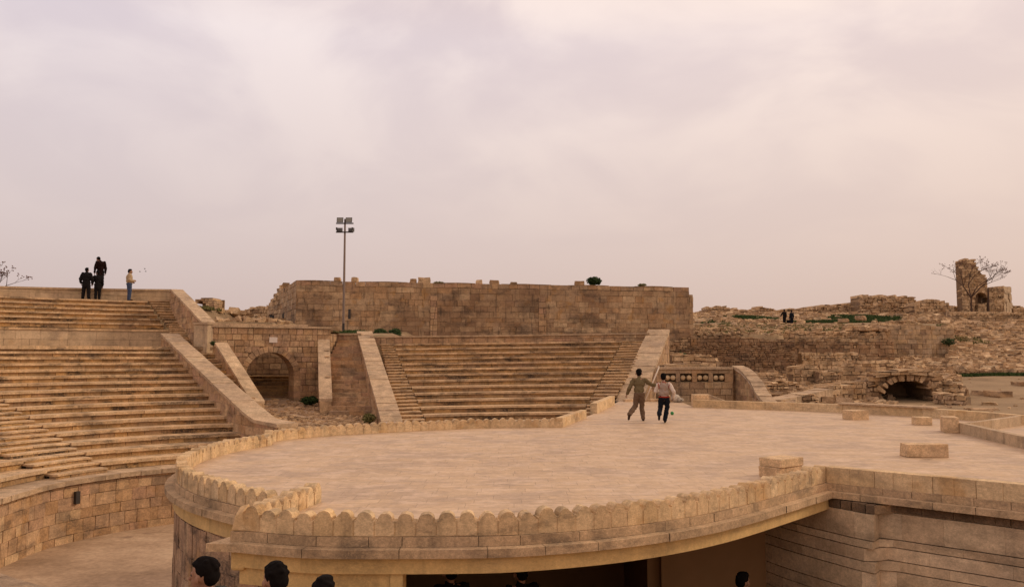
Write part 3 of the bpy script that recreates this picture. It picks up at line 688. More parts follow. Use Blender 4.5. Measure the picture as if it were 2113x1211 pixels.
smooth_pts = [g2(1704, 995), g2(1830, 1008), g2(1954, 1021), g2(2113, 1038), (8.6, 8.7), (11, 6.3)]
right_path = Path(smooth_pts, smooth=True)
far_pts = [g2(1432, 840), g2(1603, 845.6), g2(1738, 851), g2(1907, 860), g2(2030, 869), g2(2113, 877), (16.5, 19)]
diag_end = g2(1205, 862); gapw0, gapw1 = g2(1225, 853), g2(1281, 826)
# orientation of outward normals
def outward(pp, ref=sc):
    q, n_ = pp.at(pp.len / 2); return 1 if n_.dot(q - Vector(ref)) > 0 else -1
stage_poly = [tuple(q) for q in arc_path.p] + [tuple(q) for q in front_path.p] + [tuple(q) for q in right_path.p[1:]] + [(16.5, 6), (17, 18)] + far_pts[::-1][1:] + [(7.0, 34.8), (4.2, 34.8), gapw1, gapw0, diag_end]
from mathutils.geometry import tessellate_polygon
mb = MB((2, 16, 0)); V_ = [mb.vert((x, y, 0.0)) for x, y in stage_poly]
for tri in tessellate_polygon([[Vector((x, y, 0)) for x, y in stage_poly]]):
    a_, b_, c_ = [Vector(stage_poly[k]) for k in tri]; ar_ = (b_ - a_).cross(c_ - a_)
    if abs(ar_) > 1e-7: mb.face([V_[k] for k in (tri if ar_ > 0 else tri[::-1])])
setp(mb.build('stage_floor', paving), kind='structure')

# building below the stage
sb = empty('stage_building', (0.5, 15, ZF), 'low round building whose roof is the stage, with stone cornice, yellow beam and dark hall', 'building')
def sweep(mb, path, prof, sgn, m=0, u0=0, u1=None, tl=(0.6, 1.2), mats=None, closed=False):
    """profile of (offset outward, z) swept in slabs with hairline joints"""
    u1 = path.len if u1 is None else u1; u = u0
    while u < u1 - .01:
        l = rnd.uniform(*tl)
        if u1 - u - l < tl[0] * .4: l = u1 - u
        n = max(1, int(l / .22)); tt = rnd.random(); g = .003; dj = rnd.uniform(-.004, .004)
        for k in range(n):
            a_, b_ = u + g + (l - 2 * g) * k / n, u + g + (l - 2 * g) * (k + 1) / n
            for (o0, z0), (o1, z1) in zip(prof, prof[1:]):
                pa0, _ = path.at(a_, sgn * (o0 + dj)); pb0, _ = path.at(b_, sgn * (o0 + dj)); pa1, _ = path.at(a_, sgn * (o1 + dj)); pb1, _ = path.at(b_, sgn * (o1 + dj))
                q_ = [(pa0.x, pa0.y, z0), (pb0.x, pb0.y, z0), (pb1.x, pb1.y, z1), (pa1.x, pa1.y, z1)]
                mb.quad(*(q_ if sgn < 0 else q_[::-1]), m, tt)
        u += l
sg_a, sg_f, sg_r = outward(arc_path), outward(front_path), outward(right_path, (6, 15))
for nm, pp, sg in (('cornice', arc_path, sg_a), ('cornice', front_path, sg_f), ('cornice', right_path, sg_r)):
    mb = mbp(sb)
    sweep(mb, pp, [(-.22, -.004), (.03, -.004), (.03, -.10), (-.05, -.10)], sg, tl=(.35, .9))
    sweep(mb, pp, [(-.05, -.101), (.15, -.106), (.15, -.195), (-.1, -.195)], sg, tl=(.45, 1.0))
    mb.build(nm, [S_corn], sb)
# pointed overhang at the front-left corner of the cornice
c0 = Vector(front_pts[0]); mb = mbp(sb)
mb.hexa([(c0.x - .33, c0.y - .13, -.193), (c0.x + .3, c0.y - .20, -.193), (c0.x + .3, c0.y + .5, -.193), (c0.x - .06, c0.y + .5, -.193),
         (c0.x - .33, c0.y - .13, -.11), (c0.x + .3, c0.y - .20, -.11), (c0.x + .3, c0.y + .5, -.11), (c0.x - .06, c0.y + .5, -.11)], 0, .6)
mb.hexa([(c0.x - .10, c0.y - .04, -.108), (c0.x + .3, c0.y - .06, -.108), (c0.x + .3, c0.y + .9, -.108), (c0.x - .06, c0.y + .9, -.108),
         (c0.x - .10, c0.y - .04, -.006), (c0.x + .3, c0.y - .06, -.006), (c0.x + .3, c0.y + .9, -.006), (c0.x - .06, c0.y + .9, -.006)], 0, .3)
mb.build('cornice_corner', S_corn, sb)
# beam / fascia
mb = mbp(sb); sweep(mb, front_path, [(.06, -.19), (.06, -.37), (-.35, -.37)], sg_f, tl=(20, 21)); mb.build('beam', plaster, sb)
mb = mbp(sb); sweep(mb, arc_path, [(.03, -.19), (.03, -.42), (-.3, -.42)], sg_a, tl=(30, 31)); mb.build('fascia', plaster, sb)
# round stone wall on the left and back
mb = mbp(sb); masonry(mb, arc_path, -.42, ZF - .02, course=.42, blen=(.11, .30), depth=.3, gap=.008, jit=.006, m=0, mc=1, side=sg_a, tint=(0, .9), tilt=.005, cvar=.2); mb.build('round_wall', [S_pink, S_mort2], sb)
# front wall left of the opening: plaster over blocks
uop = min((abs(PX + F * front_path.at(u * .02)[0].x / front_path.at(u * .02)[0].y - 838), u * .02) for u in range(int(front_path.len * 50)))[1]
mb = mbp(sb); masonry(mb, front_path, -.55, ZF - .02, 0, uop - .14, course=.33, blen=(.35, .7), depth=.3, gap=.012, jit=.006, m=0, mc=1, side=sg_f); mb.build('front_wall', [S_wall, plaster], sb)
mb = mbp(sb); sweep(mb, front_path, [(.012, -.36), (.012, -.56), (0.0, -.56)], sg_f, 0, 0, uop - .14, tl=(20, 21)); 
for (a_, zt_, zb_) in ((.02, -.36, -.56), (.1, -.6, -1.0)): pass
mb.build('plaster_patch', plaster, sb)
mb = mbp(sb); sweep(mb, front_path, [(.03, -.37), (.03, ZF), (-.25, ZF)], sg_f, 0, uop - .14, uop, tl=(5, 6)); q, n_ = front_path.at(uop)
q2 = q - sg_f * n_ * .25
mb.quad((q.x + sg_f * n_.x * .03, q.y + sg_f * n_.y * .03, -.37), (q.x + sg_f * n_.x * .03, q.y + sg_f * n_.y * .03, ZF), (q2.x, q2.y, ZF), (q2.x, q2.y, -.37)); mb.build('door_jamb', plaster, sb)
c_ = front_path.at(.03)[0]; mb = mbp(sb); mb.box((c_.x - .03, c_.y - .0, -.30), (.16, .14, .22), t=.4); mb.build('corner_corbel', plaster, sb, bevel=.03)
# smooth grooved wall on the right, turning back into the hall
gw_pts = [(4.02, 14.1), (4.25, 13.4), (4.62, 12.6), (5.08, 11.78)] + [tuple(right_path.at(u_, -sg_r * .02)[0]) for u_ in (.75, 1.4, 2.2, 3.2, 4.4, 5.6, 7.5)]
GW = Path(gw_pts, smooth=True, step=.12); gw = Path(gw_pts, smooth=False); sgw = -1 if gw.at(3.5)[1].dot(Vector((-.5, -.8))) < 0 else 1
mb = mbp(sb); z = -.34; i = 0
heights = [.36, .10, .17, .13, .27, .15, .18, .31, .16, .22, .34, .3, .3]
for h in heights:
    if z - h < ZF: h = z - ZF
    if h < .02: break
    slabs(mb, GW, z - h, z, sgw * .0, -sgw * .2, blen=(.5, 1.1), gap=.002, jz=0, jo=0.001); z -= h + .014
mb.build('grooved_wall', [S_groove, S_mort], sb)
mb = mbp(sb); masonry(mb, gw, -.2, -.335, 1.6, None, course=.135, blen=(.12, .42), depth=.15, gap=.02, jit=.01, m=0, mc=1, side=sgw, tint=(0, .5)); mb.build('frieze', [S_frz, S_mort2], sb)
# hall inside: ceiling, back walls, floor is the orchestra floor
mb = mbp(sb)
hall = [q for q in front_path.p]
hp = [(q.x, q.y + .3) for q in front_path.p[::3]] + [(4.5, 13.6), (4.3, 17), (-4.4, 17), (-4.2, 12)]
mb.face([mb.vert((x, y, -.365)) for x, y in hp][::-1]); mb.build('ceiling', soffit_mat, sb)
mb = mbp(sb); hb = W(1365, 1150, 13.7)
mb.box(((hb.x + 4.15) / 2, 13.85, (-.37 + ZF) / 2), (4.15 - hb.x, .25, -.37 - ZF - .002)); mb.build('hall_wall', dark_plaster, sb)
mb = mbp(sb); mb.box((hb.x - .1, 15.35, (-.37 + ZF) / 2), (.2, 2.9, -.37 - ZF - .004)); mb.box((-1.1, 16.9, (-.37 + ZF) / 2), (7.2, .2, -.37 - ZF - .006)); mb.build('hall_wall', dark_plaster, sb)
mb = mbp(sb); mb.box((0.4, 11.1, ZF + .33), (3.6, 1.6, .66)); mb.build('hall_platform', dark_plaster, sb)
mb = mbp(sb); mb.box((3.55, 13.55, -.50), (.34, .2, .10)); mb.build('wall_lamp', black_metal, sb, bevel=.02)

# merlon parapets
def merlon_mesh(w_, th, h, seed):
    r_ = random.Random(seed); bm = bmesh.new(); hw = w_ / 2; rad = hw * r_.uniform(.74, .84); zc_ = h - rad; pts = [(-hw, 0), (hw, 0), (hw, zc_ - .004)]
    for k in range(13):
        a_ = math.pi * k / 12; wob = 1 - .16 * max(0, noise.noise(Vector((k * .55, seed * 3.1, 0)))) - (.12 if seed % 4 == 1 and k in (8, 9, 10) else 0); pts.append((rad * math.cos(a_) * wob, zc_ + rad * math.sin(a_) * wob))
    pts.append((-hw, zc_ - .004))
    vs = [bm.verts.new((x, -th / 2, z)) for x, z in pts]; f_ = bm.faces.new(vs)
    e = bmesh.ops.extrude_face_region(bm, geom=[f_]); bmesh.ops.translate(bm, verts=[v for v in e['geom'] if isinstance(v, bmesh.types.BMVert)], vec=(0, th, 0))
    bmesh.ops.recalc_face_normals(bm, faces=bm.faces[:])
    bmesh.ops.bevel(bm, geom=[e_ for e_ in bm.edges if abs(e_.verts[0].co.y - e_.verts[1].co.y) < 1e-4], offset=.007, segments=2, affect='EDGES')
    me = bpy.data.meshes.new('merlon'); bm.to_mesh(me); bm.free(); me.materials.append(S_merl); return me
MER = [merlon_mesh(.217 + .0 * k, .17, .247 + .007 * (k % 4), k) for k in range(9)]
def merlons(parent, path, sgn, u0, u1, sp=.218, inset=.085, zb_=0.0):
    u = u0 + sp / 2; i = 0
    while u < u1 - sp * .3:
        q, n_ = path.at(u, -sgn * inset); o = bpy.data.objects.new('merlon', MER[rnd.randrange(9)]); COL.objects.link(o)
        o.parent = parent; o.location = (q.x - parent.location.x, q.y - parent.location.y, zb_ - parent.location.z + rnd.uniform(-.006, .004))
        ang = math.atan2(n_.y, n_.x) + math.pi / 2 + (math.pi if rnd.random() < .5 else 0); o.rotation_euler = (rnd.uniform(-.015, .015), rnd.uniform(-.012, .012), ang + rnd.uniform(-.02, .02)); o.scale = (1, rnd.uniform(.96, 1.03), rnd.uniform(.93, 1.03))
        u += sp; i += 1
def backing(parent, path, sgn, inset=.085):
    mb = mbp(parent); w_ = .168 / 2
    sweep(mb, path, [(-inset - w_ + .006, -.003), (-inset - w_ + .006, .150), (-inset + w_ - .006, .150), (-inset + w_ - .006, -.003)], sgn, tl=(.8, 1.4)); mb.build('base_course', [S_para], parent)
fp = empty('merlon_parapet', (front_path.at(front_path.len / 2)[0].x, front_path.at(front_path.len / 2)[0].y, 0), 'low parapet of round-topped slabs along the front edge of the stage, nearest the camera', 'parapet')
backing(fp, front_path, sg_f); merlons(fp, front_path, sg_f, .02, front_path.len + .1)
# back + left arc: flat blocks on the right end (diagonal) are another thing
ap = empty('merlon_parapet', (arc_path.at(arc_path.len / 2)[0].x, arc_path.at(arc_path.len / 2)[0].y, 0), 'long curved parapet of round-topped slabs round the left and far side of the stage', 'parapet')
backing(ap, arc_path, sg_a); merlons(ap, arc_path, sg_a, .15, arc_path.len - .12, sp=.222)
dpar = empty('merlon_parapet', (front_pts[0][0] + .2, front_pts[0][1] + .9, 0), 'short straight parapet of worn round-topped slabs jutting back onto the paving at the front-left corner', 'parapet')
dp = Path([(front_pts[0][0] + .10, front_pts[0][1] + .22), g2(655, 1033)]); merlons(dpar, dp, 1, 0.0, dp.len, sp=.225, inset=0)
# broken end stone
bs = MB((front_pts[0][0] - .02, front_pts[0][1] + .02, 0)); bs.hexa([(front_pts[0][0] - .10, front_pts[0][1] - .02, 0), (front_pts[0][0] + .06, front_pts[0][1] - .03, 0), (front_pts[0][0] + .06, front_pts[0][1] + .16, 0), (front_pts[0][0] - .08, front_pts[0][1] + .18, 0),
    (front_pts[0][0] - .07, front_pts[0][1] + .0, .16), (front_pts[0][0] + .02, front_pts[0][1] - .0, .21), (front_pts[0][0] + .05, front_pts[0][1] + .14, .27), (front_pts[0][0] - .06, front_pts[0][1] + .15, .24)], 0, .3)
setp(bs.build('broken_stone', S_para, bevel=.015), 'broken corner stone at the left end of the front parapet', 'stone')

def low_wall(name, label, pts, th, h, inner=True, cat='parapet', bl=(.5, .9), smooth_=False, mat=None, z0=-.02, jz=.003, cope=0):
    p = Path(pts, smooth=smooth_); mid = p.at(p.len / 2)[0]; o = empty(name, (mid.x, mid.y, 0), label, cat)
    mb = mbp(o); slabs(mb, p, z0, h, th / 2, -th / 2, blen=bl, jz=jz, jo=.004, gap=.004); mb.build('block_course', mat or S_para, o, bevel=.008)
    if cope:
        mb = mbp(o); slabs(mb, p, h, h + cope, th / 2 + .03, -th / 2 - .03, blen=(.6, 1.2), gap=.004); mb.build('coping', S_cope, o)
    return o
a_, b_ = Vector(back_out[0]), Vector(g2(1204, 862))
low_wall('low_wall', 'short run of plain pale blocks closing the far right end of the curved parapet', [tuple(a_ + Vector((-.1, -.06))), tuple(b_)], .19, .25, bl=(.3, .45))
low_wall('low_wall', 'detached stub of plain pale wall beside the opening at the far edge of the stage', [gapw0, tuple(Vector(gapw0).lerp(Vector(gapw1), .62))], .22, .34, bl=(.5, .8))
low_wall('low_wall', 'smooth square-topped parapet running right from the front corner of the stage', [tuple(right_path.at(u_ * right_path.len / 20, -sg_r * .10)[0]) for u_ in range(21)], .19, .235, bl=(.45, .9))
low_wall('low_wall', 'long low pale wall curving along the far right edge of the stage', far_pts[:-1], .26, .27, smooth_=True, bl=(.8, 1.4))
fs = Path(far_pts[:-1], smooth=True)
mb = MB((fs.at(fs.len * .5)[0].x, fs.at(fs.len * .5)[0].y, .27)); slabs(mb, fs, .274, .325, .20, -.32, u0=fs.len * .46, u1=fs.len * .74, blen=(.7, 1.1)); setp(mb.build('coping_slabs', S_cope), 'row of paler flat slabs laid on the long low wall at the right', 'slabs')
c0 = G(1449, 840)
blk = MB((c0.x, c0.y + .2, 0)); blk.box((c0.x - .02, c0.y + .22, .23), (.56, .44, .46), rz=.05, t=.6); setp(blk.build('stone_block', S_block, bevel=.02), 'squared end block at the left tip of the long low wall', 'stone')
mb = MB((c0.x + .6, c0.y + .5, 0)); mb.hexa([(c0.x + .30, c0.y + .55, 0), (c0.x + .95, c0.y + .30, 0), (c0.x + .98, c0.y + .40, 0), (c0.x + .34, c0.y + .66, 0),
     (c0.x + .30, c0.y + .55, .47), (c0.x + 1.0, c0.y + .30, .20), (c0.x + 1.03, c0.y + .40, .20), (c0.x + .34, c0.y + .66, .47)], 0, .8); setp(mb.build('sloping_slab', S_cope, bevel=.01), 'thin sloping slab behind the end block of the long low wall', 'slab')
# enclosure at the right edge
pc = G(1958, 893)
mb = MB((pc.x, pc.y, 0)); mb.box((pc.x + .17, pc.y + .28, .19), (.34, .62, .38), rz=-.35, t=.2); setp(mb.build('stone_block', S_block, bevel=.015), 'upright squared block at the corner of the small walled pit at right', 'stone')
p1, p2 = g2(1985, 893), g2(2113, 924); d = (Vector(p2) - Vector(p1)); 
low_wall('low_wall', 'near side of the small walled pit, running out of frame at the right edge', [p1, tuple(Vector(p1) + d * 2.2)], .16, .25, bl=(.9, 1.6), mat=S_smooth)
q1 = G(1996, 872, .25); q2 = G(2113, 856, .25)
low_wall('low_wall', 'far side of the small walled pit, running back to the right', [(q1.x, q1.y), (q2.x + (q2.x - q1.x) * .4, q2.y + (q2.y - q1.y) * .4)], .14, .25, bl=(.9, 1.6), mat=S_smooth)

# loose squared blocks lying on the stage
def loose(label, cx_, base_y, wpx, hpx, depth, rz, t=.5, stack=False, two=False):
    D = G(cx_, base_y).y; c = G(cx_, base_y); wd = wpx / F * D; h = hpx / F * D; o = empty('stone_block', (c.x, c.y + depth / 2, 0), label, 'stone block', 'squared blocks lying on the stage')
    n = 2 if stack else 1
    for k in range(n):
        mb = MB(o.location); hh = h / n
        mb.box((c.x, c.y + depth / 2, hh * (k + .5) + .001), (wd, depth, hh - .004), rz=rz, t=t, jit=.008); ob = mb.build('block', S_block, o, bevel=.012)
    return o
loose('rough squared block near the far right wall, largest of the two small ones behind', 1772, 866, 42, 19, .42, .32, .4)
loose('small ochre block near the corner of the pit, smallest block on the stage', 1909, 877, 33, 16, .34, -.12, .8)
loose('long pale block with a hollowed top, isolated at the right of the stage', 1916, 944, 82, 27, .34, -.04, .5)
# two stacked blocks near the front parapet
sbk = empty('stone_block', (4.1, 12.9, 0), 'lower of two stacked squared blocks beside the front parapet', 'stone block')
D = 13.1; bx = (1606 - PX) / F * D
mb = mbp(sbk); mb.box((bx, 13.15, .085), (.58, .40, .17), rz=.62, t=.2, jit=.006); mb.build('block', S_block, sbk, bevel=.012)
sb2 = empty('stone_block', (4.1, 12.9, .17), 'upper of two stacked squared blocks beside the front parapet', 'stone block')
mb = mbp(sb2); mb.box((bx + .01, 13.15, .235), (.58, .41, .13), rz=.64, t=.7, jit=.006); mb.build('block', S_block, sb2, bevel=.012)

# ------------------------------------------------------------------ carved wall with stone balls, behind the stage
cw_ = empty('carved_wall', (8, 34.8, 0), 'dark stone wall with a row of paired round bosses, at the far edge of the stage', 'wall')
wl, wr = W(1357, 826, 34.9), W(1513, 826, 34.9)
pq = Path([(wl.x, 34.9), (wr.x, 34.9)]); bosses = [1377.6, 1389, 1409.6, 1422.4, 1444.4, 1456.4, 1477.7, 1489.8]
zt_ = W(1400, 762, 34.9).z; zr0, zr1 = W(1400, 788, 34.9).z, W(1400, 770.5, 34.9).z
pairs = [(1371, 1395), (1403.5, 1428.5), (1438.5, 1462.5), (1471.5, 1496)]
def hol(u, z):
    px_ = PX + F * (wl.x + u) / 34.9
    return zr0 < z < zr1 and any(a < px_ < b for a, b in pairs)
mb = mbp(cw_)
masonry(mb, pq, zr0, -.05, course=(zr0 + .05) / 3, blen=(.35, .75), depth=.4, gap=.02, jit=.012, m=0, mc=1)
for (a, b2) in zip([1357] + [q_[1] for q_ in pairs], [q_[0] for q_ in pairs] + [1513]):
    xa, xb = W(a, 780, 34.9).x, W(b2, 780, 34.9).x; mb.box(((xa + xb) / 2, 35.1, (zr0 + zr1) / 2), (xb - xa, .4, zr1 - zr0), t=rnd.random())
masonry(mb, pq, zt_, zr1, course=zt_ - zr1, blen=(.35, .7), depth=.4, gap=.015, jit=.008, m=0, mc=1)
mb.box(((wl.x + wr.x) / 2, 35.32, (zr0 + zr1) / 2), (wr.x - wl.x, .1, zr1 - zr0), m=1); mb.build('wall_face', [S_fort, S_mort], cw_)
for bp in bosses:
    c_ = W(bp, 779.3, 34.9); me = bpy.data.meshes.new('stone_boss'); bm = bmesh.new(); bmesh.ops.create_icosphere(bm, subdivisions=3, radius=.108); bm.to_mesh(me); bm.free(); me.materials.append(S_merl)
    me.polygons.foreach_set('use_smooth', [True] * len(me.polygons)); o = bpy.data.objects.new('stone_boss', me); COL.objects.link(o); o.parent = cw_; o.location = (c_.x - cw_.location.x, 34.96 - cw_.location.y, c_.z - cw_.location.z)
mb = mbp(cw_); slabs(mb, pq, zt_, zt_ + .09, .07, -.45, blen=(.6, 1.1)); mb.build('coping', S_cope, cw_)
ramp('sloping_parapet', 'curving stepped parapet dropping from the carved wall to the long low wall', None, None, .50, -.05, pts=[(9.62, 35.3, zr(-.42)), (9.72, 34.3, zr(-.62)), (9.72, 33.0, zr(-1.02)), (9.55, 31.6, zr(-1.42)), (9.45, 30.4, zr(-1.68)), (9.4, 29.6, zr(-1.72))], blen=(.35, .5), stepj=.02)
a_, b_ = W(1360, 757, 33.6), W(1332, 826, 33.4); mb = MB((b_.x, b_.y, 0)); mb.tube(a_, b_, .028, .028, 10); mb.tube(a_, a_ + Vector((.02, .35, .02)), .02, .02, 8)
setp(mb.build('white_pipe', white_pipe, smooth=True), 'thin white pipe leaning against the tall parapet behind the running boys', 'pipe')
q = G(1290, 829); q2 = G(1395, 828); mb = MB((q.x, q.y, 0))
slabs(mb, Path([(q.x, q.y), (q2.x, q2.y)]), 0.001, .10, .0, -.35, blen=(.4, .7)); setp(mb.build('stone_kerb', S_rub), 'rough low kerb of stones at the foot of the tall parapet', 'kerb')
# ------------------------------------------------------------------ fortress wall
fw = empty('fortress_wall', (0, 57, 2.9), 'high long fortress wall of large worn ashlar with stone blocks on its top', 'wall')
f0, f1, fb = W(612, 578, 55), W(1422, 592, 60.5), W(579, 599, 63)
pf = Path([(f0.x, f0.y), (f1.x, f1.y)]); zt0, zt1 = f0.z, f1.z
zf = lambda u: zt0 + (zt1 - zt0) * u / pf.len + .03 * math.sin(u * 1.3)
mb = mbp(fw); masonry(mb, pf, lambda u: zf(u) - .36, 2.3, course=.37, blen=(.3, 1.25), depth=.6, gap=.014, jit=.016, m=0, mc=1, cvar=.25, tilt=.012); mb.build('wall_face', [S_fort, S_mort2], fw)
mb = mbp(fw); masonry(mb, pf, zf, lambda u: zf(u) - .36, course=.36, blen=(.45, 1.0), depth=.7, gap=.02, jit=.03, m=0, mc=1, tint=(.3, 1), core=False); mb.build('top_course', [S_wall, S_mort], fw)
pf2 = Path([(fb.x, fb.y), (f0.x, f0.y)]); mb = mbp(fw)
masonry(mb, pf2, lambda u: fb.z + (zt0 - fb.z) * u / pf2.len, 2.3, course=.39, blen=(.5, 1.2), depth=.6, gap=.02, jit=.02, m=0, mc=1); mb.build('side_wall', [S_fort, S_mort], fw)
# roof of the block so it is solid
mb = mbp(fw); b3 = Vector((f1.x + 2, f1.y + 9)); mb.quad((f0.x, f0.y + .2, zt0 - .2), (f1.x, f1.y + .2, zt1 - .2), (b3.x, b3.y, zt1 - .5), (fb.x, fb.y, fb.z - .3)); mb.build('wall_fill', dirt, fw)
# pilaster strip and right-hand return
for px_, wd, nm in ((1120, .55, 'pilaster'), (897, .5, 'pilaster')):
    c_ = W(px_, 640, 57.5); u_ = (c_.x - f0.x) / (f1.x - f0.x) * pf.len
    mb = mbp(fw); pz = Path([tuple(pf.at(u_ - wd / 2, .07)[0]), tuple(pf.at(u_ + wd / 2, .07)[0])]); masonry(mb, pz, zf(u_) - .9, 2.3, course=.42, blen=(wd * .5, wd * 1.2), depth=.15, gap=.03, jit=.03, m=0, mc=1, tint=(.4, 1)); mb.build(nm, [S_wall, S_mort], fw)
r0_, r1_ = W(1421, 600, 60.6), W(1430, 608, 60.8)
mb = mbp(fw); masonry(mb, Path([(f1.x - .02, f1.y), (r1_.x, r1_.y)]), r1_.z, 1.0, course=.4, blen=(.2, .5), depth=.8, gap=.02, jit=.02, m=0, mc=1); mb.build('end_buttress', [S_fort, S_mort], fw)
# lower broken flank on the left with an embrasure
mb = mbp(fw); fl = W(552, 632, 66)
masonry(mb, Path([(fl.x, fl.y), (fb.x + .1, fb.y)]), lambda u: fl.z + u * .5, 2.3, course=.35, blen=(.3, .8), depth=.6, gap=.03, jit=.04, ragged=.12, m=0, mc=1, tilt=.02); mb.build('broken_flank', [S_rub, S_mort], fw)
for (px_, py_, D, w_, h_) in ((721.5, 648, 55.75, .16, .65), (561, 657, 63.5, .3, .5), (586, 654, 61, .2, .5)):
    c_ = W(px_, py_, D); mb = mbp(fw); mb.box((c_.x, c_.y - .03, c_.z), (w_, .16, h_), m=0); mb.build('arrow_slit', black_metal if px_ > 0 else S_mort, fw)  # solid black box, its colour stands in for shade inside the slit
# stones lying on top
def irregular(c, s, seed, flat=.8):
    r_ = random.Random(seed); bm = bmesh.new(); bmesh.ops.create_cube(bm, size=1); bmesh.ops.subdivide_edges(bm, edges=bm.edges[:], cuts=1, use_grid_fill=True)
    for v in bm.verts:
        v.co = Vector((v.co.x * s[0], v.co.y * s[1], v.co.z * s[2])) * r_.uniform(.82, 1.08); 
        if v.co.z > 0: v.co.x *= r_.uniform(.78, 1.0)
    me = bpy.data.meshes.new('stone'); bm.to_mesh(me); bm.free(); me.materials.append(S_rub); at = me.attributes.new('tint', 'FLOAT', 'FACE'); tv = r_.random(); at.data.foreach_set('value', [tv] * len(me.polygons))
    return me
for i, (px_, wpx, hpx, lab) in enumerate(((699, 13, 8, 'loose stone on the fortress wall just left of the mast'), (735, 14, 9, 'loose stone on the fortress wall just right of the mast'), (855, 13, 8, 'small square stone left of the rubble heap on the fortress wall'),
        (878, 26, 11, 'jagged heap-like stone on the fortress wall, widest one there'), (991, 13, 8, 'single upright stone near the middle of the fortress wall top'), (1022, 20, 8, 'wedge-shaped stone right of the upright one on the fortress wall'),
        (1062, 14, 4, 'low flat stone on the fortress wall above the far seats'), (1197, 20, 8, 'squared stone beside the round bush on the fortress wall'))):
    D = 55.4 + (px_ - 612) / 810 * 5.5; u_ = (W(px_, 585, D).x - f0.x) / (f1.x - f0.x) * pf.len; c_, _ = pf.at(u_, -.35); h_ = hpx / F * D
    o = bpy.data.objects.new('loose_stone', irregular(None, (wpx / F * D, .5, h_ * 1.15), 50 + i)); COL.objects.link(o); o.location = (c_.x, c_.y, zf(u_) + h_ * .5 - .01); setp(o, lab, 'stone', 'loose stones along the top of the fortress wall')

# ------------------------------------------------------------------ ground: one terrain sheet
def lerp(a, b, k): return a + (b - a) * max(0, min(1, k))
def prof(D, tab):
    if D <= tab[0][0]: return tab[0][1]
    for (a, za), (b, zb_) in zip(tab, tab[1:]):
        if D <= b: return za + (zb_ - za) * (D - a) / (b - a)
    return tab[-1][1]
UPT = [(44, .98), (50, 1.05), (60, 1.2), (61, 1.5), (70, 2.2), (80, 2.8), (88, 3.3), (93, 3.8), (100, 4.6), (108, 5.3), (125, 5.3), (160, 3)]
def terr(x, y):
    s = x / max(y, 1); dR = math.hypot(x - CR[0], y - CR[1]); dL = math.hypot(x - CL[0], y - CL[1])
    n_ = noise.noise(Vector((x * .15, y * .15, 0))) * .25 + noise.noise(Vector((x * .5, y * .5, 5))) * .10
    if y < 47.9 and -18 < x < -9.6 and dR > 20: return -2
    if -9.6 <= x < -6.6 and y < 43.2: return -3.6
    if x < -14.0:
        if dL < 29.3 or (dL < 31 and x > -20.5 and y < 47.4): return -3.6
        if x < -20.5 or y < 41: return zr(3.1)
        return zr(prof(y, [(44, 1.9), (60, 2.2), (70, 2.6), (90, 3.0)])) + n_ * .3
    if x < 6.0 + max(0, y - 34) * .27 and dR < 26.1: return -3.6
    if x < 6 and x > -6.8: return zr(prof(y, [(44, .98), (47, 1.0), (55, 1.1), (61, 1.2), (63, 1.9), (70, 2.4), (90, 3.0)]))
    if x < 6: return zr(prof(y, [(44, .98), (47, 1.25), (55, 1.5), (63, 1.9), (70, 2.4), (90, 3.0)])) + (n_ * .3 if y > 48 else 0)
    if x < 13.2 and y > 60.8: return zr(prof(y, UPT)) + n_ * .3
    if y < 20 and x < 18: return -3.6 if x < 12 else -.55
    lowz = prof(y, [(20, -2.45), (43, -2.42), (50, -1.95), (60, -1.4), (70, -1.2)])
    if s > .455: lowz = prof(y, [(20, -2.45), (43, -2.42), (58, -1.75), (64, -1.3), (70, -.2)])
    if s > .53: 
        up = prof(y, UPT) if y > 84 else lerp(-1.5, 3.0, (y - 61 - 2 * noise.noise(Vector((x * .2, 0, 0)))) / 20)
        if y < 84: up = lerp(-1.6, 3.0, (y - 61 - 2 * noise.noise(Vector((x * .2, 0, 0)))) / 21)
        z = up if y > 62 else lowz
    else:
        D0 = 61.6 if s < .33 else (67.8 if s < .455 else 71.8)
        if x < 13.5: D0 = 61.8
        z = prof(y, UPT) if y > D0 else lowz
    return zr(z) + n_ * (.35 if y < 62 else (1.0 if y < 90 else .5)) * (0 if y < 36 else 1)
mb = MB((20, 70, 0)); st_ = .8
xs = [-80 + 4 * i for i in range(12)] + [-32 + st_ * i for i in range(int(122 / st_))] + [90 + 6 * i for i in range(12)]
ys = [14 + st_ * i for i in range(int(112 / st_))] + [128, 136, 150, 175, 210]
idx = {}
for i, x in enumerate(xs):
    for j_, y in enumerate(ys): idx[i, j_] = mb.vert((x, y, terr(x, y) if y < 140 else terr(x, 139) - (y - 139) * .1))
for i in range(len(xs) - 1):
    for j_ in range(len(ys) - 1): mb.face([idx[i, j_], idx[i + 1, j_], idx[i + 1, j_ + 1], idx[i, j_ + 1]])
setp(mb.build('terrain', dirt, smooth=True), kind='structure')
mb = MB(); mb.quad((-1500, -600, -4.2), (1500, -600, -4.2), (1500, 2400, -4.2), (-1500, 2400, -4.2)); setp(mb.build('ground', dirt), kind='structure')

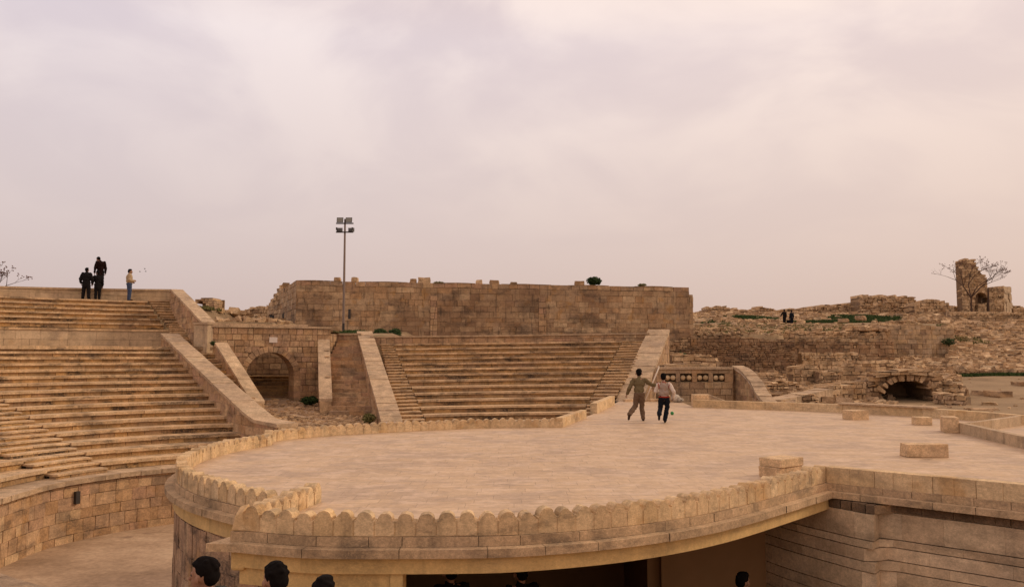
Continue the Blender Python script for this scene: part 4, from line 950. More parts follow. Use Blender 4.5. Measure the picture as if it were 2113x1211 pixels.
# ------------------------------------------------------------------ ruins on the right
def rwall(name, label, pts, cat='wall', course=.22, bl=(.10, .52), depth=.6, ragged=.09, mats=None, tilt=.032, jit=.05, gap=.026, tint=(.2, 1), top=True, cvar=.45, group=None):
    """pts: (px, y_top, y_bottom, depth); a rough wall through those places"""
    tp = [W(a, t_, D) for a, t_, b_, D in pts]; bt_ = [W(a, b_, D) for a, t_, b_, D in pts]
    path = Path([(q.x, q.y) for q in tp]); cum = path.s
    def f(arr):
        def g(u):
            for i in range(len(cum) - 1):
                if u <= cum[i + 1] or i == len(cum) - 2: k = (u - cum[i]) / max(1e-6, cum[i + 1] - cum[i]); return arr[i].z + (arr[i + 1].z - arr[i].z) * max(0, min(1, k))
        return g
    mid = path.at(path.len / 2)[0]; zb_ = min(q.z for q in bt_); mb = MB((mid.x, mid.y, zb_))
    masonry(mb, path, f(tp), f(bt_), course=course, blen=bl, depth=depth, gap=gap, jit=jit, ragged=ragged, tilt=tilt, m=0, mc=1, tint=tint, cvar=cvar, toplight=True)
    o = mb.build(name, mats or [S_rub, S_mort]); setp(o, label, cat, group); return o
rwall('ruined_wall', 'broad rubble wall with a dark stained patch, standing behind the carved wall', [(1378, 706, 790, 60), (1430, 694, 790, 60.2), (1500, 690, 790, 60.4), (1560, 696, 790, 60.5), (1640, 704, 790, 60.6)], ragged=.08, mats=[S_stain, S_mort], tint=(0, .75), course=.2)
rwall('ruined_wall', 'recessed rubble wall with rough blocks right of the stained wall', [(1615, 700, 772, 65.5), (1700, 701, 772, 66), (1770, 700, 765, 66.5), (1845, 698, 760, 67)], mats=[S_stain, S_mort], tint=(0, .8), course=.3, bl=(.25, .7))
rwall('ruined_wall', 'lower ledge of coursed stones in front of the recessed wall', [(1655, 726, 772, 62), (1720, 729, 768, 62.5), (1772, 727, 764, 63)], course=.26, tint=(.45, 1))
rwall('ashlar_wall', 'tall patched ashlar wall with pale and dark square blocks below the far tower', [(1826, 671, 752, 70.5), (1890, 668, 752, 70.5), (1968, 676, 742, 71)], course=.42, bl=(.35, .8), ragged=.02, mats=[S_patch, S_mort2], tilt=.008, jit=.03, cvar=.1)
rwall('terrace_wall', 'long low terrace wall of small stones running up to the right below the grass', [(1640, 681, 692, 80), (1760, 672, 684, 81), (1860, 662, 676, 83), (1965, 655, 672, 85)], course=.2)
rwall('terrace_wall', 'low terrace wall just behind the stained rubble wall', [(1530, 681, 698, 66), (1700, 682, 702, 67), (1830, 686, 705, 68)], course=.2)
rwall('terrace_wall', 'thin broken line of stones crossing the slope below the far walkers', [(1430, 677, 688, 72), (1520, 674, 684, 73), (1600, 675, 684, 74)], course=.16, ragged=.08)
rwall('terrace_wall', 'weathered retaining wall under the tower platform', [(1960, 643, 678, 92), (2040, 643, 680, 92), (2125, 646, 684, 92)], course=.24)
rwall('terrace_wall', 'pale smooth kerb wall at the foot of the tower', [(1952, 643, 655, 98), (2050, 642, 655, 98)], course=.5, bl=(.9, 1.8), mats=[S_smooth, S_mort], ragged=0, tilt=0, jit=.01)
rwall('terrace_wall', 'stepped ledge of pale stones at the far right below the tower', [(1985, 676, 712, 80), (2042, 676, 715, 80)], course=.3, bl=(.3, .8))
rwall('terrace_wall', 'upper broken ledge at the right edge of the ruins', [(2045, 664, 690, 84), (2125, 658, 690, 84)], course=.26)
rwall('terrace_wall', 'middle broken ledge at the right edge of the ruins', [(2040, 690, 712, 78), (2085, 688, 712, 78), (2125, 690, 714, 78)], course=.26)
rwall('terrace_wall', 'lowest broken ledge with dark hollows at the right edge of the ruins', [(2060, 712, 745, 74), (2125, 706, 750, 73)], course=.26)
rwall('ruined_wall', 'low pinkish wall stub right behind the tall parapet', [(1388, 729, 760, 50), (1440, 729, 760, 50), (1478, 742, 760, 49.5)], course=.3, bl=(.3, .8), depth=.8)
rwall('ruined_wall', 'row of pale coping stones above the carved wall', [(1372, 752, 762, 37.5), (1430, 747, 762, 37.8), (1477, 750, 762, 38)], course=.2, bl=(.4, .9), ragged=.01)
rwall('ruined_wall', 'square-ended ruined stub with a leaning slab, centre of the low ruins', [(1636, 757, 796, 52), (1672, 752, 796, 52), (1690, 762, 796, 52)], course=.22, depth=1.3)
rwall('ruined_wall', 'second ruined stub touching the stub with the leaning slab', [(1690, 764, 798, 51), (1738, 772, 798, 51)], course=.22, depth=.9)
rwall('ruined_wall', 'pale wall of pocked stones stepping up to the right in the low ruins', [(1716, 762, 792, 54), (1760, 748, 790, 54), (1800, 744, 788, 54), (1845, 742, 788, 55)], course=.24, bl=(.3, .8), depth=.8)
rwall('ruined_wall', 'ochre rubble ridge right of the curving stepped parapet', [(1556, 800, 812, 43), (1600, 790, 808, 43.5), (1640, 784, 800, 44), (1650, 792, 800, 44)], course=.18, depth=.7)
rwall('ruined_wall', 'thin broken wall edge above the ochre ridge', [(1530, 772, 785, 47), (1580, 768, 786, 47), (1625, 776, 786, 47)], course=.18, depth=.5)
rwall('ruined_wall', 'rough rubble mass joining the left side of the small vault', [(1688, 805, 829, 42.5), (1715, 797, 829, 42.5), (1740, 792, 829, 43), (1785, 784, 829, 43.5)], course=.22, depth=1.3)
rwall('ruined_wall', 'low rubble curb in front of the vault ruin, close to the long low wall', [(1625, 818, 829, 39), (1690, 812, 829, 39.3)], course=.14, depth=.6)
# vault ruin
va = empty('ruined_vault', (20.6, 43.8, -.55), 'small broken vault of wedge stones with a dark opening', 'ruin')
vL, vR, vT, vB = W(1818, 826, 43.6), W(1928, 826, 43.6), W(1870, 784, 43.6), W(1870, 829, 43.6)
mb = mbp(va); pv = Path([(W(1750, 800, 43.6).x, 43.6), (W(1998, 800, 43.6).x, 43.6)])
xv = lambda u: pv.at(u)[0].x
ucn = (vL.x + vR.x) / 2; hwv = (vR.x - vL.x) / 2
def vtop(u):
    x = xv(u); px_ = PX + F * x / 43.6
    yt = prof(px_, [(1750, 796), (1800, 778), (1850, 768), (1895, 762), (1920, 769), (1940, 773), (1950, 788), (1990, 800), (2000, 806)]); return W(px_, yt, 43.6).z
def arcz(x): k = min(1, abs(x - ucn) / hwv); return vB.z + (vT.z - vB.z) * (1 - k ** 2.6) ** .5
masonry(mb, pv, vtop, vB.z - .1, course=.22, blen=(.12, .6), depth=1.1, gap=.02, jit=.05, ragged=.07, tilt=.055, m=0, mc=1, core=False, hole=lambda u, z: abs(xv(u) - ucn) < hwv and z < arcz(xv(u)) + .10, cvar=.3)
n = 46
for i in range(n):
    a_, b_ = pv.len * i / n, pv.len * (i + 1) / n; um = (a_ + b_) / 2; xm = xv(um); zb_ = vB.z - .1
    if abs(xm - ucn) < hwv: zb_ = arcz(xm)
    mb.hexa([(xv(a_), 43.7, zb_), (xv(b_), 43.7, zb_), (xv(b_), 46.6, zb_), (xv(a_), 46.6, zb_), (xv(a_), 43.7, vtop(a_) - .06), (xv(b_), 43.7, vtop(b_) - .06), (xv(b_), 46.6, vtop(b_) - .3), (xv(a_), 46.6, vtop(a_) - .3)], 1, .5)
mb.box((ucn, 46.5, vB.z + .5), (2 * hwv, .1, 1.4), m=1); mb.build('rubble_body', [S_rub, S_mort], va)
for i in range(13):
    if i in (10, 12): continue
    k = -1 + 2 * (i + .5 + rnd.uniform(-.25, .25)) / 13; x = ucn + k * hwv; z = arcz(x); an = k * 1.0; mb = mbp(va)
    L_ = rnd.uniform(.24, .52); c_ = Vector((x + math.sin(an) * L_ * .4, 43.55, z + math.cos(an) * L_ * .4))
    P = []
    for sz in (-.5, .5):
        for sx, sy in ((-.5, -.2), (.5, -.2), (.5, .5), (-.5, .5)):
            wq = (.15 if sz < 0 else .24) * rnd.uniform(.75, 1.15); lx, lz = sx * wq, sz * L_
            P.append((c_.x + lx * math.cos(an) + lz * math.sin(an) + rnd.uniform(-.02, .02), c_.y + sy * .5 + rnd.uniform(-.05, .03), c_.z - lx * math.sin(an) + lz * math.cos(an)))
    mb.hexa(P, 0, rnd.random()); mb.build('wedge_stone', S_rub, va)
scatter_later = 1
rwall('ruined_wall', 'pale flat stones lying along the crest of the small vault', [(1808, 771, 780, 43.2), (1850, 763, 774, 43.2), (1898, 760, 772, 43.2), (1925, 768, 776, 43.2)], course=.2, bl=(.4, 1.0), depth=1.2, tint=(.8, 1), ragged=.03)
rwall('ruined_wall', 'rounded low footing of rubble at the right foot of the small vault', [(1925, 812, 832, 42), (1960, 812, 836, 41), (1992, 816, 838, 40.5)], course=.16, depth=.8)
rwall('ruined_wall', 'squat coursed stub right behind the small vault', [(1945, 792, 818, 46), (1985, 790, 818, 46), (1998, 800, 818, 46)], course=.18, depth=1.0)
# flat sloping slabs / ramps between the ruins
for i, (a, b2, lab) in enumerate((((1592, 824, 37.5), (1752, 791, 46), 'long pale slab path slanting up to the small vault ruin'), ((1640, 772, 58), (1800, 756, 60), 'narrow paved strip in front of the recessed rubble wall'))):
    p0, p1 = W(*a), W(*b2); d = Vector((p1.x - p0.x, p1.y - p0.y)).normalized(); n_ = Vector((d.y, -d.x)); mb = MB(((p0.x + p1.x) / 2, (p0.y + p1.y) / 2, (p0.z + p1.z) / 2))
    P_ = Path([(p0.x, p0.y), (p1.x, p1.y)]); slabs(mb, P_, lambda u: p0.z + (p1.z - p0.z) * u / P_.len - (.8 if i == 0 else .3), lambda u: p0.z + (p1.z - p0.z) * u / P_.len, .45, -.45, blen=(.8, 1.6), jz=.02, jo=.05); setp(mb.build('slab_path', S_cope), lab, 'slabs')
# loose blocks on the dirt
for i, (px_, py_, wpx, hpx, lab) in enumerate(((2034, 823, 30, 17, 'dark brown fallen stone lying against a pale drum, right of the vault'), (2066, 825, 36, 18, 'pale round fallen column drum on the dirt at right'), (2110, 812, 22, 24, 'upright block cut by the right edge of the view'),
        (2047, 838, 30, 8, 'flat reddish fragment lying on the dirt at right'), (2030, 848, 60, 6, 'broad flat slab sunk in the dirt behind the low wall'), (1742, 664, 17, 7, 'pale oblong boulder on the far green slope'), (1778, 660, 13, 9, 'bright tilted boulder on the far green slope, right of the oblong one'))):
    D = G(px_, py_, -.55).y if py_ > 760 else 88.0
    c_ = W(px_, py_, D); s_ = (wpx / F * D, (hpx * 1.6 + wpx * .3) / F * D, hpx / F * D * 1.1); o = bpy.data.objects.new('fallen_block', irregular(None, s_, 90 + i)); COL.objects.link(o)
    o.location = (c_.x, c_.y + .2, c_.z + s_[2] * .42); o.rotation_euler = (0, 0, rnd.uniform(-.5, .5)); setp(o, lab, 'stone', 'fallen stones on the dirt and the far slope')
# ridge ruins on the skyline
for pts, lab in (([(1430, 646, 662, 112), (1462, 634, 662, 112), (1500, 632, 660, 112), (1546, 642, 660, 112)], 'rounded rubble hump on the skyline nearest the fortress wall'),
        ([(1548, 642, 662, 110), (1568, 630, 662, 110), (1590, 634, 662, 110), (1612, 643, 662, 110)], 'pointed rubble hump with a dark hollow on the skyline'),
        ([(1605, 639, 668, 111), (1660, 635, 668, 111), (1710, 630, 668, 111), (1776, 624, 664, 111)], 'long rubble ridge on the skyline behind the two far walkers'),
        ([(1774, 609, 660, 108), (1810, 608, 660, 108), (1886, 612, 660, 108), (1892, 622, 660, 108)], 'highest flat-topped rubble mass on the skyline left of the tower'),
        ([(1888, 628, 662, 104), (1915, 620, 662, 104), (1948, 621, 660, 104), (1968, 634, 658, 104)], 'sloping rubble shoulder on the skyline just left of the tower'),
        ([(1950, 632, 648, 110), (2000, 632, 648, 110)], 'low wall top joining the shoulder to the tower'),
        ([(2030, 628, 655, 106), (2090, 630, 655, 106), (2130, 636, 655, 106)], 'rubble bank at the right foot of the tower')):
    rwall('rubble_ridge', lab, pts, cat='ruin', course=.3, bl=(.25, .7), depth=3, ragged=.18, tilt=.06, jit=.12)
# tower ruin
tw3 = empty('ruined_tower', (58, 104, zr(5.7)), 'tall jagged broken tower with an arched doorway on the skyline at right', 'tower')
def tw_part(nm, pts, **k):
    o = rwall(nm, None, pts, **k); del o['category']
    mw = o.location.copy(); o.parent = tw3; o.location = mw - tw3.location; return o
tw_part('tower_shaft', [(1985, 538, 648, 104), (1990, 534, 648, 104), (2010, 534, 648, 104), (2013, 545, 596, 104), (2018, 553, 596, 104), (2024, 560, 596, 104), (2037, 574, 596, 104)], course=.3, bl=(.3, .7), depth=1.6, ragged=.12)
tw_part('tower_base', [(1985, 594, 645, 103.6), (2010, 595, 645, 103.6)], course=.3, depth=1.2, ragged=0)
tw_part('gate_lintel', [(2010, 594, 604, 103.6), (2040, 594, 604, 103.6)], course=.3, depth=1.4, ragged=0, bl=(.3, .6))
tw_part('side_block', [(2040, 593, 646, 103.6), (2071, 590, 646, 103.6)], course=.3, depth=3, ragged=.02)
tw_part('side_return', [(2071, 590, 646, 103.6), (2087, 592, 646, 106)], course=.5, bl=(.5, 1.2), depth=1, ragged=0, mats=[S_smooth, S_mort])
tw_part('door_sill', [(2019, 628, 646, 103.4), (2036, 626, 646, 103.4)], course=.25, depth=.8)
mb = mbp(tw3); a_ = W(2012, 646, 103.5); b_ = W(2038, 646, 103.5); hw_ = (b_.x - a_.x) / 2; cxv = (a_.x + b_.x) / 2; zsp = W(2025, 614, 103.5).z; 
for i in range(9):
    a0_, a1_ = math.pi * i / 9, math.pi * (i + 1) / 9; P = []
    for r_ in (hw_ * .92, hw_ * 1.35):
        for an, yy in ((a0_, 103.4), (a1_, 103.4), (a1_, 104.9), (a0_, 104.9)): P.append((cxv - math.cos(an) * r_, yy, zsp + math.sin(an) * r_ * .9))
    mb.hexa(P, 0, rnd.random())
mb.build('door_arch', S_rub, tw3)
mb = mbp(tw3); mb.box((cxv, 105.2, zsp - .4), (hw_ * 2.4, .2, 4.2), m=0); mb.build('dark_interior', S_mort, tw3)
c_ = W(2040, 645, 102.5); c2 = W(2039, 597, 102.5); mb = MB(c_); mb.tube(c_, c2, .12, .10, 8); setp(mb.build('wooden_post', bark), 'dark upright post standing before the tower doorway', 'post')
# little ruin with a vault between the upper parapet and the fortress wall
gv = empty('ruined_vault', (-25, 72, zr(3)), 'small rubble vault stub with a black hollow left of the fortress wall', 'ruin')
mb = mbp(gv); pg = Path([(W(402, 620, 70).x, 70), (W(443, 620, 70).x, 70)]); ghc = (PX + 0)
def gh(u, z):
    px_ = PX + F * pg.at(u)[0].x / 70; y_ = YH - (z - CZ) * F / 70; return ((px_ - 413) / 16) ** 2 + ((y_ - 634) / 11) ** 2 < 1 and y_ < 641
masonry(mb, pg, lambda u: W(402 + 41 * u / pg.len, prof(402 + 41 * u / pg.len, [(402, 622), (412, 615), (420, 614), (438, 614), (443, 620)]), 70).z, W(420, 650, 70).z, course=.2, blen=(.2, .5), depth=2.0, gap=.02, jit=.04, m=0, mc=1, hole=gh, core=False, ragged=.03)
mb.box((pg.at(pg.len / 2)[0].x, 72.1, W(420, 634, 70).z), (1.9, .2, 1.5), m=1); mb.build('rubble_body', [S_rub, S_mort], gv)
rwall('ruined_wall', 'dry-stone wall in the gap left of the fortress wall', [(440, 640, 665, 71), (500, 640, 668, 70), (520, 634, 668, 69), (556, 630, 668, 68)], course=.22, ragged=.05)

# rubble and grass scattered on the slopes
def scatter(name, label, n, fn, smin, smax, seed, mat, cat='rubble'):
    r_ = random.Random(seed); mb = MB((0, 0, 0))
    for i in range(n):
        p_ = fn(r_)
        if p_ is None: continue
        x, y = p_; z = terr(x, y)
        if mat is S_rub and seed == 2 and any(((x - gx) / ga) ** 2 + ((y - gy) / gb) ** 2 < 1 for gx, gy, ga, gb in ((41.9, 97, 5, 6.5), (36, 92, 8, 2), (28, 99, 3.8, 5.5))) and r_.random() < .93: continue
        if 86 < y < 90: continue
        s = r_.uniform(smin, smax) ** 1.0; s = s * (1 if r_.random() < .85 else 1.9); tt = r_.random()
        q_ = Matrix.Rotation(r_.uniform(0, 6.3), 3, 'Z') @ Matrix.Rotation(r_.uniform(-.5, .5), 3, 'X'); P = []
        for sz in (-.5, .5):
            for sx, sy in ((-.5, -.5), (.5, -.5), (.5, .5), (-.5, .5)):
                v = q_ @ Vector((sx * s * r_.uniform(.8, 1.5), sy * s * r_.uniform(.6, 1.2), sz * s * r_.uniform(.5, .9))); P.append((x + v.x, y + v.y, z + v.z + s * .12))
        mb.hexa(P, 0, tt)
    return setp(mb.build(name, mat), label, cat, kind='stuff')
def reg(pxa, pxb, Da, Db): return lambda r_: (lambda D: (((r_.uniform(pxa, pxb) - PX) / F * D), D))(r_.uniform(Da, Db))
scatter('rubble', 'loose rubble covering the steep bank on the right', 9000, reg(1950, 2140, 62, 86), .10, .34, 1, S_rub)
scatter('rubble', 'rubble strewn over the far green terrace and ridge', 5600, reg(1425, 1990, 86, 112), .12, .42, 2, S_rub)
scatter('rubble', 'rubble below the patched ashlar wall', 4200, reg(1740, 1975, 57, 70.3), .10, .3, 3, S_rub)
scatter('rubble', 'stones scattered among the low ruins', 900, reg(1540, 1840, 36, 60), .10, .34, 4, S_rub)
scatter('rubble', 'stones in the gap left of the fortress wall', 700, reg(440, 600, 50, 68), .10, .35, 5, S_rub)
scatter('rubble', 'rubble along the low terraces behind the stained wall', 1700, reg(1425, 1900, 61.4, 86), .08, .26, 7, S_rub)
scatter('rubble', 'few stones on the open dirt', 60, reg(1900, 2140, 30, 66), .05, .14, 6, S_rub)
def grass(name, label, n, fn, h, seed, mat=None):
    r_ = random.Random(seed); mb = MB()
    for i in range(n):
        p_ = fn(r_)
        if p_ is None: continue
        x, y = p_[0], p_[1]; z = p_[2] if len(p_) > 2 else terr(x, y) - .02
        a_ = r_.uniform(0, 3.14); w_ = r_.uniform(.03, .08) * (h / .2) ** .5 * (1.6 if y > 60 else 1); hh = h * r_.uniform(.4, 1.2); lx, ly = r_.uniform(-.4, .4) * hh, r_.uniform(-.4, .4) * hh
        dx, dy = math.cos(a_) * w_, math.sin(a_) * w_; i0 = mb.vert((x - dx, y - dy, z)); i1 = mb.vert((x + dx, y + dy, z)); i2 = mb.vert((x + lx, y + ly, z + hh)); mb.face([i0, i1, i2], 0, r_.random())
    return setp(mb.build(name, mat or grass_m), label, 'grass', kind='stuff')
def gell(px_, D, rx, ry):
    c = W(px_, 660, D)
    def f(r_):
        a_ = r_.uniform(0, 6.28); k = math.sqrt(r_.random()); k *= (.7 + .5 * noise.noise(Vector((math.cos(a_) * 2, math.sin(a_) * 2, px_ * .1)))); return (c.x + math.cos(a_) * rx * k, c.y + math.sin(a_) * ry * k)
    return f
grass('grass', 'bright grass below the highest rubble mass', 7000, gell(1790, 97, 5.0, 7), .3, 1)
grass('grass', 'strip of grass along the foot of the long ridge', 5000, gell(1720, 92, 7.5, 2.4), .22, 2)
grass('grass', 'grass climbing beside the pointed hump', 5000, gell(1535, 99, 4.0, 6), .26, 3)
grass('grass', 'grass tufts near the fortress wall corner', 2500, gell(1450, 92, 3, 4), .2, 4)
grass('grass', 'low olive growth over the near terraces', 6000, reg(1425, 1760, 63, 86), .16, 15, dry_m)
grass('grass', 'grass patches on the path edge', 2500, gell(1560, 86, 5, 2), .15, 5, dry_m)
grass('grass', 'green verge where the dirt meets the right bank', 4200, gell(2060, 61, 5.5, .7), .2, 6)
grass('grass', 'grass left of the fortress wall behind the arch', 2600, gell(452, 56, 1.3, 3), .25, 7, dry_m)
grass('grass', 'weeds in the gap near the flank of the fortress', 2600, gell(515, 58, 1.6, 3), .25, 8, dry_m)
grass('grass', 'grass round the foot of the floodlight mast', 2200, lambda r_: (W(r_.uniform(672, 748), 690, 46).x, r_.uniform(44.3, 48)), .22, 9)
grass('grass', 'tufts among the stones at the foot of the ochre ridge', 1400, gell(1640, 38, 2.6, 1.2), .14, 10)
grass('grass', 'dry scrub on the steep rubble bank', 2500, gell(1990, 74, 2.6, 2.2), .35, 11, dry_m)

# ------------------------------------------------------------------ bushes and bare trees
def bush(name, label, c, rad, n, seed, s=.06, mat=None, sq=1.0, cat='bush'):
    r_ = random.Random(seed); mb = MB(c)
    for i in range(n):
        d = Vector((r_.gauss(0, 1), r_.gauss(0, 1), r_.gauss(0, 1))).normalized() * (r_.random() ** .35); lump = .8 + .35 * noise.noise(d * 2.2 + Vector((seed, 0, 0)))
        p_ = Vector(c) + Vector((d.x * rad[0], d.y * rad[1], d.z * rad[2])) * lump; u_ = Vector((r_.gauss(0, 1), r_.gauss(0, 1), r_.gauss(0, 1))).normalized(); v_ = u_.orthogonal().normalized(); q = s * r_.uniform(.6, 1.3)
        mb.quad(p_ - u_ * q, p_ + v_ * q * .5, p_ + u_ * q, p_ - v_ * q * .5, 0, r_.random())
    for k in range(5):
        a_ = k * 1.26; mb.tube((c[0], c[1], c[2] - rad[2]), (c[0] + math.cos(a_) * rad[0] * .5, c[1] + math.sin(a_) * rad[1] * .5, c[2] + rad[2] * .3), .02, .008, 5, 0, 0.0)
    return setp(mb.build(name, mat or leaf), label, cat)
c_ = W(1226, 580, 59.6); bush('round_bush', 'dense round dark bush growing on top of the fortress wall', c_, (.62, .5, .36), 2600, 1, .07)
c_ = W(1325, 588, 60.4); bush('small_bush', 'small sparse plant on the right part of the fortress wall top', c_, (.4, .3, .12), 500, 2, .05, dry_m)
c_ = W(905, 584, 57.4); bush('small_bush', 'weed tuft on the fortress wall top above the rough joint', c_, (.5, .3, .12), 500, 3, .05, dry_m)
c_ = W(897, 636, 57.0); bush('hanging_plant', 'dark plant hanging in the vertical joint of the fortress wall', c_, (.3, .2, .42), 500, 4, .06)
for i, (px_, w_, lab) in enumerate(((785, .55, 'left one of the dark shrubs at the foot of the fortress wall'), (815, .5, 'right one of the dark shrubs at the foot of the fortress wall'))):
    c_ = W(px_, 683, 50); bush('low_shrub', lab, (c_.x, 50, c_.z - .12), (w_, .5, .32), 1300, 5 + i, .06)
c_ = W(640, 826, 38.2); bush('low_shrub', 'leafy shrub in the corner between the arch and the straight parapet', c_, (.55, .35, .22), 1500, 8, .05)
c_ = W(762, 862, 32.5); bush('low_shrub', 'straggly weeds at the foot of the white-jointed parapet', c_, (.32, .5, .22), 500, 9, .05, dry_m)
c_ = W(1278, 757.5, 39.0); bush('step_weeds', 'bright green strip of weeds growing across a step of the far bank', c_, (.62, .12, .07), 1100, 10, .035, grass_m)
c_ = W(1406, 742, 52); bush('low_shrub', 'dark ivy clump beside the pinkish wall stub', c_, (.6, .5, .55), 1200, 12, .08)
for i, (px_, py_, D, lab) in enumerate(((413, 651, 41, 'tuft on the upper stairs beside the short parapet'), (408, 688, 39, 'lower tuft on the upper stairs by the stone pier'), (440, 708, 37.6, 'tuft at the head of the parapet beside the arch'), (1214, 793, 37.3, 'tuft on the far seats near the right gangway'), (862, 823, 35, 'tuft on the left gangway of the far bank'), (1958, 705, 70.4, 'dark scrub on the right end of the patched ashlar wall'))):
    c_ = W(px_, py_, D); bush('weed_tuft', lab, c_, (.16, .12, .12) if D < 60 else (.7, .4, .4), 220 if D < 60 else 700, 20 + i, .035 if D < 60 else .07, leaf)

def tree(name, label, base, h, seed, spread=1.0, lean=(0, 0), depth=6, th=.16, flat=.35, first=.45):
    r_ = random.Random(seed); o = empty(name, base, label, 'tree'); tb = MB(base); cb_ = MB(base)
    def grow(p, d, l, r, lv):
        q = p + d * l; (tb if lv == 0 else cb_).tube(p, q, r, r * .72, 6 if lv < 2 else 4, 0, .5, caps=False)
        if lv >= depth:
            if r_.random() < .55:
                for _ in range(3):
                    e = Vector((r_.gauss(0, 1), r_.gauss(0, 1), r_.gauss(0, 1))) * .07 * h / 5; cb_.box(q + e, (.06 * h / 5,) * 3, rz=r_.random(), m=1, t=.5)
            return
        n = 4 if lv == 0 else r_.choice((2, 2, 3))
        for k in range(n):
            az = r_.uniform(0, 6.28) if lv else (k * 1.57 + r_.uniform(-.5, .5)); sp_ = r_.uniform(.35, .8) * spread
            nd = (d + Vector((math.cos(az), math.sin(az) * .7, r_.uniform(-.1, flat))) * sp_).normalized(); grow(q, nd, l * r_.uniform(.62, .85) * (1.15 if lv == 0 else 1), r * .62, lv + 1)
    grow(Vector(base), Vector((lean[0], lean[1], 1)).normalized(), h * first * .55, th, 0)
    tb.build('trunk', bark, o, smooth=True); cb_.build('crown', [bark, bud], o); return o
c_ = W(2005, 646, 101); tree('bare_tree', 'leafless tree with a wide crown standing in front of the ruined tower', c_, 4.6, 14, spread=1.5, th=.13, flat=.2, first=.75)
c_ = W(0, 600, 56); c_.z = zr(3.0); tree('bare_tree', 'leafless branches of a tree rising behind the wall at the left edge', (c_.x - 1.0, 56, zr(2.3)), 4.7, 5, spread=1.3, th=.09, flat=.3)

# ------------------------------------------------------------------ floodlight mast
c_ = W(708.5, 686, 50); mt = empty('floodlight_mast', c_, 'tall thin steel mast carrying four floodlights in front of the fortress wall', 'light mast')
zt_ = W(711, 452, 50).z; mb = mbp(mt); mb.tube((c_.x, 50, c_.z - .2), (c_.x, 50, zt_), .085, .055, 12); mb.tube((c_.x, 50, c_.z - .2), (c_.x, 50, c_.z + .04), .16, .16, 12); mb.build('pole', metal, mt, smooth=False)
mb = mbp(mt); mb.box((c_.x + .02, 49.9, c_.z + .35), (.12, .1, .4)); mb.build('fuse_box', black_metal, mt)
za, zb_ = W(711, 461.5, 50).z, W(711, 479.5, 50).z
for z_, nm in ((za, 'crossarm'), (zb_, 'crossarm')): mb = mbp(mt); mb.box((c_.x, 49.93, z_), (1.06, .07, .07)); mb.build(nm, black_metal, mt)
for sx in (-1, 1):
    mb = mbp(mt); x = c_.x + sx * .27; z_ = za + .20
    mb.hexa([(x - .20, 49.78, z_ - .17), (x + .20, 49.78, z_ - .17), (x + .12, 50.05, z_ - .11), (x - .12, 50.05, z_ - .11), (x - .20, 49.84, z_ + .15), (x + .20, 49.84, z_ + .15), (x + .12, 50.05, z_ + .09), (x - .12, 50.05, z_ + .09)]); fl_ = mb.build('floodlight', black_metal, mt)
    mb = MB(fl_.location + mt.location); mb.hexa([(x - .17, 49.765, z_ - .14), (x + .17, 49.765, z_ - .14), (x + .17, 49.79, z_ - .14), (x - .17, 49.79, z_ - .14), (x - .17, 49.82, z_ + .125), (x + .17, 49.82, z_ + .125), (x + .17, 49.85, z_ + .125), (x - .17, 49.85, z_ + .125)])
    g_ = mb.build('glass', glass_mat); g_.parent = fl_; g_.location = (0, 0, 0)
    mb = mbp(mt); x = c_.x + sx * .36; z_ = zb_ + .10     # lower pair points away, seen from behind
    mb.hexa([(x - .13, 49.85, z_ - .07), (x + .13, 49.85, z_ - .07), (x + .19, 50.15, z_ - .05), (x - .19, 50.15, z_ - .05), (x - .10, 49.88, z_ + .03), (x + .10, 49.88, z_ + .03), (x + .19, 50.15, z_ + .20), (x - .19, 50.15, z_ + .20)])
    mb.tube((x + sx * .12, 49.86, z_ + .02), (x + sx * .12, 49.86, z_ + .18), .045, .05, 8); mb.build('floodlight', black_metal, mt)

